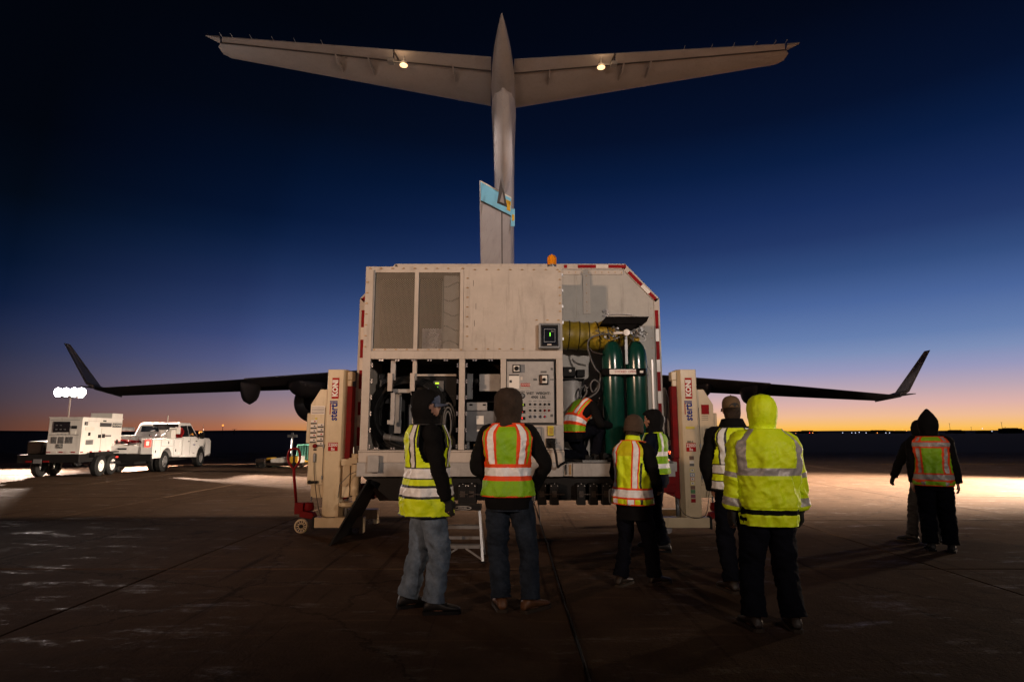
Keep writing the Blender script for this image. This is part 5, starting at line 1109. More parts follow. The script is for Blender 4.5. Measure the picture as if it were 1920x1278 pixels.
for i in range(5): ge(-.10 + (i % 3) * .13, -.04 + (i % 3) * .13, 1.60 + (i // 3) * .14, 1.63 + (i // 3) * .14, 'panel_key', 'steel_grey', .02)
gp(MB().box(-.26, .64, -.966, -.951, 1.43, 1.445).box(-.26, .64, -.966, -.951, 1.93, 1.94), 'door_seam', 'grille', bod)
for i in range(15):
    if i in (4, 9): continue
    ge(-.19 + i * .045, -.168 + i * .045, 1.15, 1.37, 'louvre', 'grille', .01)
k_ = ge(.0, .18, .99, 1.13, 'badge', 'grille'); text('MQ', .075, (.09, -.966, 1.06), 'lettering', 'white_print', k_)
for i in range(5): ge(-.30 + i * .19, -.18 + i * .19, .84, .875, 'reflective_strip', 'tape_red' if i % 2 == 0 else 'tape_white')
for i in range(9): gs(-.92 + i * .29, -.77 + i * .29, .83, .87, 'reflective_strip', 'tape_red' if i % 2 == 0 else 'tape_white')
gs(-.83, -.64, 1.76, 1.88, 'logo_plate', 'black_print'); text('Q', .09, (.735, -.73, 1.82), 'lettering', 'white_print', bod, rot=(PI / 2, 0, PI / 2))
gs(.15, .95, 1.72, 1.86, 'dark_band', 'black_print'); mp_ = gs(1.02, 1.68, 1.70, 1.86, 'name_plate', 'black_print'); text('MQ POWER', .105, (.735, 1.35, 1.78), 'lettering', 'white_print', mp_, rot=(PI / 2, 0, PI / 2), sx=1.1)
gp(MB().box(.721, .728, .30, .305, .85, 1.66).box(.721, .728, 1.15, 1.155, .85, 1.1).box(.721, .728, -.6, 1.7, 1.90, 1.906), 'door_seam', 'grille', bod)
gs(-.55, -.42, 1.40, 1.52, 'vent_plate', 'black'); gs(.1, .26, 1.32, 1.44, 'door_latch', 'black', .03); gs(.36, .52, 1.32, 1.46, 'door_latch', 'black', .03); gs(.60, .98, 1.36, 1.42, 'handle_recess', 'grille')
gs(-.75, -.2, 1.58, 1.7, 'notice', 'tape_white'); gs(-.65, -.2, 1.10, 1.26, 'notice', 'steel_grey'); gs(.35, .55, 1.905, 1.95, 'lifting_eye', 'black')
gp(MB().lathe([(0, .012), (.08, .012), (.08, 0), (0, 0)], (.721, 1.45, 1.18), 'x', 18), 'fuel_cap', 'black', bod)
gp(MB().prism([(-.55, .80), (-.55, .66), (-.45, .80), (1.25, .80), (1.35, .62), (1.35, .84), (-.55, .84)], 'x', .83, 1.0), 'fender', 'black')
for s, xo in ((1, .88), (-1, -.98)):
    for y in (-.02, .76): wheel(gen, xo, y, .36, .22, s, rim='truck_white')
for i in range(2):
    gp(MB().box(-.78 + i * .52, -.60 + i * .52, -1.16, -1.151, .54, .59), 'marker_lamp', 'lift_red')
gp(MB().box(-.55, -.30, -1.165, -1.151, .50, .64), 'number_plate', 'steel_grey'); gp(MB().lathe([(0, 0), (.25, .0), (.28, -.05), (.28, -.15), (0, -.15)], (.5, 2.6, 1.72), 'z', 20).box(.2, .8, 2.3, 2.9, 1.0, 1.4), 'hitch_gear', 'grille')

# portable light tower behind the generator
lt = thing('light_tower', 'portable light tower with four blazing lamps behind the white generator', 'light tower', (-19.9, 27.0, 0))
MB().box(-.5, .5, -.7, .7, .35, .95).build('power_unit', 'gen_white', lt, bevel=.03); MB().box(-.6, .6, -.9, .9, .28, .35).build('trailer_frame', 'black', lt)
for s in (-1, 1): wheel(lt, s * .62, 0, .30, .18, s)
MB().tube([(0, 0, .95), (0, 0, 2.2)], .05, 12).tube([(0, 0, 2.2), (0, 0, 3.08)], .035, 12).build('mast', 'tape_white', lt)
MB().bar((-.62, 0, 3.08), (.62, 0, 3.08), .05).build('crossbar', 'steel_grey', lt)
for i in range(4):
    x = -.525 + i * .35; zl_ = 3.30
    ho = smooth_angle(MB().lathe([(0, .16), (.07, .15), (.18, .02), (.205, -.06), (.205, -.08), (.195, -.08), (.17, .0), (0, .01)], (x, 0, zl_), 'y', 24).build('lamp_head', 'steel_grey', lt))
    MB().lathe([(0, -.12), (.12, -.11), (.193, -.07), (0, -.06)], (x, 0, zl_), 'y', 24).build('lens', 'lamp_white', ho, True)
    MB().box(x - .015, x + .015, .02, .05, zl_ - .22, zl_).build('yoke', 'black', ho)
spot('tower_lamp', (-19.9, 26.8, 3.28), (-10.5, 25.4, 0.0), 260000, (1.0, 0.78, 0.62), 66, 1.0, 0.22)
spot('tower_lamp_down', (-19.9, 26.8, 3.28), (-20.0, 22.0, 0.0), 50000, (1.0, 0.80, 0.66), 84, 1.0, 0.22)
spot('tower_lamp_spill', (-19.9, 26.8, 3.28), (-5.0, 12.0, 1.5), 2600, (1.0, 0.82, 0.72), 150, 0.8, 0.22)

# ground equipment between the truck and the left lift
eq = thing('tow_dolly', 'low yellow and white ground support dolly with a short lamp mast', 'dolly', (-9.9, 26.5, 0))
MB().box(-1.1, .9, -.35, .35, .10, .22).box(-1.1, -.7, -.4, .4, .12, .40).build('frame', 'boot_brown', eq, bevel=.02)
MB().rings([[Vector((-.5, a, b)) for a, b in ((-.35, .22), (.35, .22), (.35, .40), (-.35, .40))], [Vector((.75, a, b)) for a, b in ((-.4, .2), (.4, .2), (.4, .5), (-.4, .5))]]).build('engine_cover', 'gen_white', eq, bevel=.04)
MB().box(.35, .72, -.45, -.2, .12, .50).build('end_box', 'tow_yellow', eq, bevel=.04); MB().box(-.7, -.45, -.3, .3, .3, .44).build('end_box', 'tow_yellow', eq, bevel=.04)
MB().tube([(.28, 0, .4), (.28, 0, 1.30)], .04, 10).box(.08, .48, -.05, .05, 1.30, 1.42).box(.24, .32, -.05, .05, 1.40, 1.50).build('lamp_mast', 'steel_grey', eq)
for s in (-1, 1):
    for x in (-.8, .6): smooth_angle(MB().lathe([(.05, -.05), (.13, -.05), (.13, .05), (.05, .05)], (x, s * .42, .13), 'y', 18).build('wheel', 'rubber', eq))
gcx = thing('green_crate', 'green ribbed plastic crate standing behind the left lift handle', 'crate', (-9.1, 27.4, 0))
MB().box(-.48, .48, -.4, .4, .30, .98).build('body', 'crate_green', gcx, bevel=.02)
for i in range(9): MB().box(-.46 + i * .115, -.42 + i * .115, -.43, -.401, .32, .96).build('rib', 'crate_green', gcx)
MB().box(-.52, .9, -.5, .5, .10, .29).build('pallet', 'tow_yellow', gcx, bevel=.01)
wc = thing('parts_cart', 'white-topped parts cart with coloured gear seen between the left lift and the shelter', 'cart', (-6.4, 23.0, 0))
MB().box(-.6, .5, -.3, .3, 1.15, 1.20).box(-.6, -.56, -.3, .3, .1, 1.15).box(.46, .5, -.3, .3, .1, 1.15).box(-.6, .5, .1, .3, .30, .34).build('frame', 'white_print', wc)
random.seed(9)
for m_ in ('tow_yellow', 'lift_red', 'black', 'steel_grey', 'boot_tan'):
    b = MB()
    for i in range(4):
        x = random.uniform(-.5, .3); z = random.uniform(.2, .95); b.box(x, x + random.uniform(.06, .2), -.25, .1, z, z + random.uniform(.05, .22))
    b.build('gear', m_, wc)
rc = thing('tool_cart', 'low cart of cables and tools seen between the right lift and the man beside it', 'cart', (6.4, 23.0, 0))
MB().box(-.7, .7, -.3, .3, .3, .36).build('deck', 'steel_grey', rc)
for m_ in ('black', 'hv_orange', 'steel_grey', 'tow_yellow'):
    b = MB()
    for i in range(6):
        x = random.uniform(-.6, .5); z = random.uniform(.36, .8); b.bar((x, 0, z), (x + random.uniform(-.2, .2), .1, z + random.uniform(.05, .25)), random.uniform(.03, .09))
    b.build('gear', m_, rc)
for s in (-1, 1): smooth_angle(MB().lathe([(.05, -.04), (.15, -.04), (.15, .04), (.05, .04)], (s * .5, -.25, .15), 'y', 16).build('wheel', 'rubber', rc))

# ---- horizon: lamps, masts, low buildings
def gpos(px, D): return (px - 960) / F_PX * D * .9885
blue = None
for i, (px, py, D, lb) in enumerate(((460, 832, 95, 'blue taxiway light alone beyond the front of the truck'), (541, 831, 100, 'blue taxiway light, left one of the close pair beyond the dolly'), (561, 831, 102, 'blue taxiway light, right one of the close pair nearest the left lift'))):
    x = gpos(px, D); z = at(px, py, D).z
    t = thing('taxiway_light', lb, 'runway light', (x, D, -.06), 0, 'blue taxiway lights in the dark field')
    MB().tube([(0, 0, 0), (0, 0, z - .05)], .03, 8).build('stem', 'gap', t); MB().ball((0, 0, z + .06), .13).build('lens', 'lamp_blue', t)
def mast(px, ytop, D, label, lit=None, r=.12):
    z = at(px, ytop, D).z; t = thing('light_mast', label, 'mast', (gpos(px, D), D, -.1), 0, 'masts along the horizon')
    MB().tube([(0, 0, 0), (0, 0, z)], r, 6).build('pole', 'gap', t)
    if lit: MB().ball((0, 0, z + .1), lit[1] * .7).build('lamp', lit[0], t)
    else: MB().box(-r * 5, r * 5, -r, r, z - .2, z).build('crossarm', 'gap', t)
mast(417, 797, 350, 'tall mast with an orange lamp on the horizon right of the truck', ('lamp_amber', .75), .14)
mast(439, 804, 420, 'short branching mast beside the orange lamp mast on the horizon', None, .3)
mast(1782, 793, 500, 'thin unlit mast right of the hooded worker on the horizon', None, .12)
mast(1822, 800, 500, 'short thin mast between the hooded worker and the right edge', None, .1)
mast(1880, 791, 500, 'tallest thin mast near the right edge of the horizon', None, .14)
mast(1886, 800, 520, 'lower mast just behind the tallest one at the right edge', None, .1)
random.seed(4)
for i, (px, w, h) in enumerate(((1520, 40, 2.2), (1655, 60, 2.8), (1690, 25, 2.0), (1800, 30, 3.0), (1855, 20, 2.5), (1905, 40, 6.0))):
    D = 900; t = MB().box(-w / 2 * .5, w / 2 * .5, 0, 20, 0, h + 1.2).box(-w * .1, w * .1, 0, 20, h + 1.2, h + 2).build('hangar', 'field', None); t.location = (gpos(px, D), D, 0)
    tag(t, ['low dark building under the orange glow nearest the yellow jacket', 'long low dark building in the middle of the right horizon', 'small dark building left of the hooded worker', 'dark building just right of the hooded worker', 'small dark building left of the tallest mast', 'taller dark building at the right edge of the horizon'][i], 'building', 'low buildings along the right horizon')
fl_ = [(1492, 812, 'a'), (1518, 811, 'r'), (1524, 811, 'o'), (1580, 811, 'w'), (1597, 811, 'w'), (1604, 811, 'w'), (1611, 810, 'w'), (1624, 811, 'w'), (1645, 811, 'o'), (1661, 811, 'w'), (1668, 811, 'w'), (1677, 806, 'o'), (1692, 805, 'o'), (1700, 807, 'o'), (1842, 803, 'w'), (1860, 808, 'w')]
ORD = ['first', 'second', 'third', 'fourth', 'fifth', 'sixth', 'seventh', 'eighth', 'ninth', 'tenth', 'eleventh', 'twelfth', 'thirteenth', 'fourteenth', 'second last', 'last']
ORD = [o_ if 'last' in o_ else o_ + ' from the left' for o_ in ORD]
wl = {'w': 'lamp_far_white', 'o': 'lamp_amber', 'r': 'lamp_red', 'a': 'lamp_amber'}
M['lamp_far_white'] = mat('distant_white_lamp', (.8, .8, .9), .3, 0, 0, emit=(.75, .8, 1.0), estr=1.3)
for px, py, c_ in fl_:
    D = 850; p = at(px, py, D)
    o = MB().ball((0, 0, 0), .6, nu=8, nv=6).build('distant_lamp', wl[c_], None); o.location = p
    tag(o, 'tiny distant ' + {'w': 'white', 'o': 'orange', 'r': 'red', 'a': 'orange'}[c_] + ' lamp, ' + ORD[fl_.index((px, py, c_))] + ' along the right horizon', 'lamp', 'distant lamps on the right horizon')
# ================================================================== PEOPLE
def nz(p, f, seed=0.0): return noise.noise(Vector((p[0] * f + seed, p[1] * f - seed, p[2] * f + seed * .5)))
def ik(A, B, l1, l2, pole):
    A = Vector(A); B = Vector(B); d = B - A; L = min(d.length, (l1 + l2) * .999); dn = d.normalized()
    a = (l1 * l1 - l2 * l2 + L * L) / (2 * L); h = math.sqrt(max(0, l1 * l1 - a * a)); p = Vector(pole); p = (p - dn * p.dot(dn)).normalized()
    return A + dn * a + p * h, A + dn * L
TORSO = [(0.80, .150, .110, .00), (0.90, .168, .122, -.005), (0.97, .166, .120, -.004), (1.08, .150, .108, 0), (1.20, .160, .112, 0), (1.32, .176, .120, -.004), (1.40, .184, .118, -.008), (1.45, .172, .104, -.010), (1.485, .140, .088, -.010), (1.52, .092, .074, -.006), (1.56, .064, .066, .002)]
def tors(z):
    for i in range(len(TORSO) - 1):
        a, b = TORSO[i], TORSO[i + 1]
        if z <= b[0]:
            t = max(0, (z - a[0]) / (b[0] - a[0])); t2 = t
            return tuple(a[k] + (b[k] - a[k]) * t2 for k in (1, 2, 3))
    return TORSO[-1][1:]
class Pose:
    def __init__(s, lean=0.04, hip=(0, 0, 0), side=0.0):
        s.lean = lean; s.hip = Vector(hip); s.side = side; s.tab = []
        y = 0; z = .93; st = .01; s.tab.append((z, 0, .93, 0))
        p = Vector((0, .93)); zz = .93
        while zz < 2.1:
            u = min(1, (zz - .93) / .38); ang = s.lean * (u * u * (3 - 2 * u)); p = p + Vector((math.sin(ang), math.cos(ang))) * st; zz += st; s.tab.append((zz, p.x, p.y, ang))
    def __call__(s, p):
        x, y, z = p
        if z <= .93: q = Vector((x, y, z))
        else:
            i = min(len(s.tab) - 1, int((z - .93) / .01)); _, cy, cz, a = s.tab[i]; f = z - s.tab[i][0]
            q = Vector((x + s.side * (z - .93), cy + y * math.cos(a) + f * math.sin(a), cz - y * math.sin(a) + f * math.cos(a)))
        return q + s.hip
def ring_t(z, off, n, dep_off=None, flare=0.0, sup=2.4):
    w, d, yo = tors(z); dep = off if dep_off is None else dep_off; r = []
    for k in range(n):
        a = 2 * PI * k / n - PI / 2; c, s_ = math.cos(a), math.sin(a)
        rr = (abs(c) ** sup + abs(s_) ** sup) ** (-1 / sup)
        r.append(Vector(((w + off + flare) * c * rr, yo + (d + dep + flare) * s_ * rr, z)))
    return r
def limb(b, pts, radii, n=18, mi=0, fold=0.0, seed=0.0, sub=7, flat=1.0, bands=()):
    """smooth tapered sleeve; bands = ((t0, t1, mi), ...) in 0..1 along the length"""
    P = [Vector(p) for p in pts]; path = smoothpath(P, sub); m = len(path); rs = []
    for i in range(m):
        t = i / (m - 1) * (len(radii) - 1); k = min(len(radii) - 2, int(t)); f = t - k; f = f * f * (3 - 2 * f); rs.append(radii[k] + (radii[k + 1] - radii[k]) * f)
    rings = []; u = None
    for i, p in enumerate(path):
        d = (path[min(i + 1, m - 1)] - path[max(i - 1, 0)]).normalized()
        if u is None: u = Vector((0, 1, 0)) if abs(d.y) < .9 else Vector((1, 0, 0))
        u = (u - d * u.dot(d)).normalized(); w = d.cross(u); ring = []
        for k in range(n):
            a = 2 * PI * k / n; q = p + (u * math.cos(a) * flat + w * math.sin(a)) * rs[i]
            if fold:
                sl = q.z + .7 * (q.x + q.y); n1 = nz((q.x * .9, q.y * .9, sl * 1.2), 9.0, seed); n2 = nz((q.x * .7, q.y * .7, sl * 1.9), 13.0, seed + 5)
                o = fold * (.35 * nz((q.x, q.y, q.z * .8), 5.0, seed) + .55 * (.30 - abs(n1)) * 2 + .40 * (.25 - abs(n2)) * 2)
                q += (q - p).normalized() * o
            ring.append(q)
        rings.append(ring)
    o0 = len(b.v); nn = n
    vs = [p for r in rings for p in r]; fs = []; mis = []
    for j in range(m - 1):
        t = (j + .5) / (m - 1); mm = mi
        for t0, t1, bm_ in bands:
            if t0 <= t <= t1: mm = bm_
        for i in range(n): fs.append((j * n + i, j * n + (i + 1) % n, (j + 1) * n + (i + 1) % n, (j + 1) * n + i)); mis.append(mm)
    fs += [tuple(range(n - 1, -1, -1)), tuple(range((m - 1) * n, m * n))]; mis += [mi, mi]
    o = len(b.v); b.v += [tuple(v) for v in vs]; b.f += [tuple(i + o for i in f) for f in fs]; b.mi += mis
    return b
def torso_shell(b, pose, z0, z1, off, pattern=None, dep=None, flare=None, n=64, dz=.02, fold=.006, seed=0.0, top=True, open_top=False):
    m = max(2, int((z1 - z0) / dz)); rings = []; info = []
    for j in range(m + 1):
        z = z0 + (z1 - z0) * j / m; fl = flare(z) if flare else 0
        r = ring_t(z, off, n, dep, fl); out = []
        for k, q in enumerate(r):
            c = Vector((0, tors(z)[2], z)); d = (q - c).normalized()
            amp = fold * (1.0 if z < 1.38 else max(.15, 1 - (z - 1.38) * 7))
            o = nz((q.x * 2.0, q.y * 2.0, z * .7), 6, seed) * amp * 1.1 + (.28 - abs(nz((q.x * 1.4 + z * .5, q.y * 1.4, z * .8), 8, seed + 3))) * amp * 1.5 + (.25 - abs(nz((q.x * 1.3 - z, q.y, z * 1.3), 12, seed + 8))) * amp * .8
            out.append((q + d * o))
        info.append(out); rings.append([pose(q) for q in out])
    o = len(b.v); b.v += [tuple(v) for r in rings for v in r]
    for j in range(m):
        for i in range(n):
            i2 = (i + 1) % n; q = (info[j][i] + info[j][i2] + info[j + 1][i]) / 3
            aa = 2 * PI * (i + .5) / n - PI / 2; cc, s2 = math.cos(aa), math.sin(aa); xr = .196 * cc * (abs(cc) ** 2.4 + abs(s2) ** 2.4) ** (-1 / 2.4)
            mm = pattern(xr, z0 + (z1 - z0) * (j + .5) / m, s2 < 0, s2) if pattern else 0
            if mm is None: continue
            b.f.append((o + j * n + i, o + j * n + i2, o + (j + 1) * n + i2, o + (j + 1) * n + i)); b.mi.append(mm)
    if not open_top: b.f.append(tuple(o + m * n + i for i in range(n))); b.mi.append(0)
    return b
def fingers(b, wrist, direc, side, palm_n, curl=.6, s=1.0):
    """palm and five fingers: direc along the hand, palm_n normal of the palm, side towards the thumb"""
    d = Vector(direc).normalized(); nrm = Vector(palm_n); nrm = (nrm - d * nrm.dot(d)).normalized(); sd = d.cross(nrm).normalized()
    if sd.dot(Vector(side)) < 0: sd = -sd
    w = Vector(wrist)
    b.rings([[w + d * t + sd * (a * wd) + nrm * (c * th) for a, c in ((-1, -.6), (-.6, -1), (.6, -1), (1, -.6), (1, .6), (.6, 1), (-.6, 1), (-1, .6))] for t, wd, th in ((-.02, .026, .020), (.01, .028, .018), (.05, .040, .015), (.088, .041, .013), (.10, .036, .010))])
    for i, (o_, L) in enumerate(((.030, .072), (.010, .080), (-.011, .075), (-.031, .060))):
        p = w + d * .088 + sd * o_; pts = [p - d * .02, p]; dd = d.copy()
        for k in range(3):
            dd = (dd * math.cos(curl * (.6 + .15 * i)) + nrm * math.sin(curl * (.6 + .15 * i))).normalized(); p = p + dd * L * (.42, .32, .26)[k]; pts.append(p)
        b.tube(pts, [.0098, .0098, .0092, .0085, .0070], 8)
    p = w + d * .022 + sd * .028; pts = [p, p + d * .030 + sd * .022 + nrm * .010, p + d * .060 + sd * .026 + nrm * .024, p + d * .080 + sd * .018 + nrm * .036]
    b.tube(pts, [.014, .012, .0105, .008], 8)
def remesh(b, name, m, vox, smooth_it=4):
    me = bpy.data.meshes.new('tmp'); me.from_pydata(b.v, [], b.f); o = bpy.data.objects.new('tmp', me); COL.objects.link(o)
    bm = bmesh.new(); bm.from_mesh(me); bmesh.ops.recalc_face_normals(bm, faces=bm.faces); bm.to_mesh(me); bm.free()
    r = o.modifiers.new('r', 'REMESH'); r.mode = 'VOXEL'; r.voxel_size = vox
    s = o.modifiers.new('s', 'SMOOTH'); s.iterations = smooth_it; s.factor = .5
    dg = bpy.context.evaluated_depsgraph_get(); out = bpy.data.meshes.new_from_object(o.evaluated_get(dg))
    bpy.data.objects.remove(o); bpy.data.meshes.remove(me)
    out.materials.clear(); out.materials.append(M[m]); out.polygons.foreach_set('use_smooth', [True] * len(out.polygons)); out.name = name
    return out

def head_frame(pose, yaw, pitch):
    base = pose((0, .0, 1.58)); _, _, _, a = pose.tab[min(len(pose.tab) - 1, 65)]
    rot = Matrix.Rotation(-a * .75 - pitch, 3, 'X'); rot = Matrix.Rotation(yaw, 3, 'Z') @ rot
    return lambda v: base + rot @ (Vector(v) - Vector((0, 0, 1.58)))
def person(label, loc, rz, s=1.0, lean=.05, feet=((-.12, 0, 0), (.12, 0, 0)), toes=(.12, -.12), hip=(0, 0, 0), side=0.0,
           hands=((-.24, .05, .84), (.24, .05, .84)), poles=((-.3, -1, 0), (.3, -1, 0)), jacket='cloth_black', jbulk=.016, trousers='trouser_black', boots='boot_black', hood=None, headwear=None,
           vest=None, glove=None, yaw=0.0, pitch=0.0, seed=1.0, tr=1.0, hem=.84, sleeve=1.0, footlift=(0, 0), coat=None, kneel=False, foot_pitch=(0, 0), roll=None, hs_=1.0):
    pose = Pose(lean, hip, side); hv = Vector(hip)
    # --- joints
    HJ = [Vector((sg * .088, 0, .92)) + hv for sg in (-1, 1)]
    AN = [Vector((f[0], f[1], .085 + f[2])) for f in feet]; KN = []
    for i in (0, 1):
        k, _ = ik(HJ[i], AN[i], .436, .412, (math.sin(-toes[i]) * .9, math.cos(toes[i]), .05)); KN.append(k)
    SH = [pose((sg * .185, -.006, 1.445)) for sg in (-1, 1)]; HN = [Vector(h) for h in hands]; EL = []; WR = []
    for i in (0, 1):
        e, w = ik(SH[i], HN[i], .295, .255, poles[i]); EL.append(e); WR.append(w)
    H = head_frame(pose, yaw, pitch)
    # --- body: one continuous skin
    b = MB()
    for j in range(1): b.rings([[pose(q) for q in ring_t(z, -.012, 20)] for z in (.80, .9, 1.0, 1.1, 1.2, 1.3, 1.4, 1.45, 1.49, 1.52, 1.55)])
    for i in (0, 1):
        b.tube(smoothpath([HJ[i] + Vector((0, 0, .04)), HJ[i].lerp(KN[i], .5), KN[i], KN[i].lerp(AN[i], .4), AN[i]], 4), [.075] * 5 + [.068] * 4 + [.052] * 4 + [.05] * 3 + [.036], 12)
        fd_ = Vector((math.sin(-toes[i]), math.cos(toes[i]), 0)); b.tube([AN[i] - fd_ * .04 - Vector((0, 0, .03)), AN[i] + fd_ * .08 - Vector((0, 0, .045))], [.034, .03], 10)
        b.tube(smoothpath([SH[i] - Vector(((-1, 1)[i] * .05, 0, 0)), SH[i], SH[i].lerp(EL[i], .5), EL[i], EL[i].lerp(WR[i], .45), WR[i]], 3), [.048] * 5 + [.044] * 4 + [.036] * 4 + [.028] * 3, 12)
        hd = (WR[i] - EL[i]).normalized(); sg = (-1, 1)[i]
        fingers(b, WR[i], hd, (0, 1, .2), (-sg, .25, 0), .45)
    nk = [pose((0, -.005, 1.50)), H((0, -.004, 1.58)), H((0, .0, 1.64))]
    b.tube(nk, [.062, .056, .056], 16)
    def hb(v, rx, ry, rz_, nu=18, nv=12):
        o = len(b.v); bb = MB().ball((0, 0, 0), rx, ry, rz_, nu, nv); b.add([H(Vector(v) + Vector(p)) for p in bb.v], bb.f)
    hb((0, -.005, 1.715), .077, .097, .092); hb((0, .02, 1.655), .062, .074, .080); hb((0, .052, 1.612), .034, .036, .026); hb((0, .088, 1.665), .014, .022, .022, 12, 8); hb((0, .075, 1.69), .012, .018, .03, 12, 8)
    hb((0, .070, 1.722), .050, .018, .012, 12, 8); hb((0, .083, 1.630), .024, .012, .007, 12, 8); hb((0, .080, 1.617), .020, .012, .007, 12, 8)
    for sg in (-1, 1): hb((sg * .078, .0, 1.675), .010, .020, .032, 10, 8); hb((sg * .042, .060, 1.665), .022, .020, .020, 10, 8)
    me = remesh(b, 'person', 'glove' if False else 'skin', .0085, 3)
    root = bpy.data.objects.new('person', me); COL.objects.link(root); root.location = loc; root.rotation_euler = (0, 0, rz); root.scale = (s, s, s)
    tag(root, label, 'person')
    def pb(bb, name, m, par=None, smooth=True): return bb.build(name, m, par or root, smooth=smooth)
    for sg in (-1, 1):
        e = MB().ball((0, 0, 0), .0115, nu=10, nv=8); e.v = [tuple(H(Vector(v) + Vector((sg * .030, .082, 1.698)))) for v in e.v]; pb(e, 'eye', 'eye')
    # --- trousers
    b = MB(); T = tr
    torso_shell(b, pose, .80, 1.02, .012 * T, None, n=40, fold=.004, seed=seed)
    for i in (0, 1):
        fw = (AN[i] - KN[i]).normalized()
        limb(b, [HJ[i] + Vector((0, 0, .03)), HJ[i].lerp(KN[i], .35), HJ[i].lerp(KN[i], .75), KN[i], KN[i].lerp(AN[i], .3), KN[i].lerp(AN[i], .7), AN[i] - fw * .012 + Vector((0, -.008, 0))],
             [.104 * T, .101 * T, .089 * T, .081 * T, .079 * T, .076 * T, .080 * T], 36, 0, .024, seed + i * 3.3, 12)
    pb(b, 'trousers', trousers)
    # --- boots
    for i in (0, 1):
        b = MB(); A = AN[i]; a_ = toes[i]; f_ = Vector((math.sin(-a_), math.cos(a_), 0)); r_ = Vector((f_.y, -f_.x, 0)); base = Vector((A.x, A.y, A.z - .085)); rr = []; so = []; fp = foot_pitch[i]
        def bt(dy, dx, dz):
            v = Vector((dx, dy, dz)); c, s_ = math.cos(fp), math.sin(fp); y2 = (v.y + .06); z2 = v.z; vy = y2 * c + z2 * s_ - .06 if fp < 0 else v.y; 
            if fp: 
                py, pz = .12, 0.0; y_, z_ = v.y - py, v.z - pz; v.y = py + y_ * c - z_ * s_; v.z = pz + y_ * s_ + z_ * c
            return base + f_ * v.y + r_ * v.x + Vector((0, 0, v.z))
        for y, w, h in ((-.085, .026, .055), (-.07, .040, .10), (-.03, .044, .125), (.02, .044, .125), (.06, .044, .098), (.10, .049, .078), (.15, .052, .066), (.19, .044, .056), (.215, .024, .042)):
            rr.append([bt(y, w * math.cos(t) * (abs(math.cos(t)) ** -.25 if abs(math.cos(t)) > .01 else 1), .024 + (h - .024) * .5 + (h - .024) * .5 * math.sin(t) * (1 if math.sin(t) > 0 else 1)) for t in [2 * PI * k / 16 for k in range(16)]])
            so.append([bt(y + (.006 if y > .1 else -.004), sx_ * (w + .005), z) for sx_, z in ((-1, .0), (1, 0), (1, .026), (-1, .026))])
        b.rings(rr); b.tube([base + Vector((0, -.0, .09)) + f_ * -.015, A + Vector((0, 0, .06))], [.046, .052], 14); bo = pb(b, 'boot', boots)
        sb2 = MB().rings(so); pb(sb2, 'sole', 'sole' if boots != 'boot_black' else 'black', bo, False)
        lc = MB()
        for k in range(4): lc.tube([bt(.03 + k * .022, -.022, .118 - k * .013), bt(.04 + k * .022, 0, .124 - k * .013), bt(.03 + k * .022, .022, .118 - k * .013)], .003, 5)
        pb(lc, 'lace', 'boot_black', bo)
    # --- jacket with sleeves
    if coat is None:
        b = MB(); J = jbulk
        torso_shell(b, pose, hem, 1.535, J, None, flare=lambda z: .012 * max(0, 1.05 - z) * 4, n=56, fold=.006, seed=seed + 2)
        for i in (0, 1):
            sg = (-1, 1)[i]
            limb(b, [SH[i] - Vector((sg * .07, 0, -.006)), SH[i] + Vector((0, 0, -.012)), SH[i].lerp(EL[i], .4), EL[i], EL[i].lerp(WR[i], .45), WR[i].lerp(EL[i], -.02)],
                 [.066 * sleeve, .074 * sleeve, .069 * sleeve, .060 * sleeve, .056 * sleeve, .045 * sleeve], 26, 0, .018, seed + 7 + i, 10)
        jk = pb(b, 'jacket', jacket)
        cf = MB()
        for i in (0, 1): d = (WR[i] - EL[i]).normalized(); cf.tube([WR[i] - d * .03, WR[i] + d * .012], [.041 * sleeve, .037 * sleeve], 14)
        pb(cf, 'cuff', jacket, jk)
    else: coat(root, pose, SH, EL, WR, H, pb, seed)
    # --- gloves: a slightly larger hand over each hand
    if glove:
        for i in (0, 1):
            b = MB(); hd = (WR[i] - EL[i]).normalized(); fingers(b, WR[i] - hd * .006, hd, (0, 1, .2), (-(-1, 1)[i], .25, 0), .45); b.tube([WR[i] - hd * .05, WR[i] + hd * .02], [.037, .031], 12)
            c = sum((Vector(v) for v in b.v), Vector()) / len(b.v); gme = remesh(b, 'glove', glove, .008, 1)
            gme.vertices.foreach_get
            for v in gme.vertices: v.co += v.normal * .0045
            o = bpy.data.objects.new('glove', gme); COL.objects.link(o); o.parent = root
    if roll:
        m_, k_ = roll; b = MB(); b.rings([[pose((w * k_ * math.cos(2 * PI * k / 36) * (1 + .03 * math.sin(k * 2.3)), -.012 + d * k_ * math.sin(2 * PI * k / 36), z)) for k in range(36)] for z, w, d in ((1.46, .13, .10), (1.49, .112, .10), (1.53, .094, .094), (1.57, .080, .086), (1.595, .074, .080), (1.60, .066, .070))]); pb(b, 'collar', m_)
    if headwear and not hood: pb(MB().rings([[H((w * math.cos(2 * PI * k / 28), -.022 + d * math.sin(2 * PI * k / 28), z)) for k in range(28)] for z, w, d in ((1.565, .058, .056), (1.59, .066, .066), (1.62, .074, .082), (1.66, .080, .088))]), 'nape_hair', 'cloth_brown')
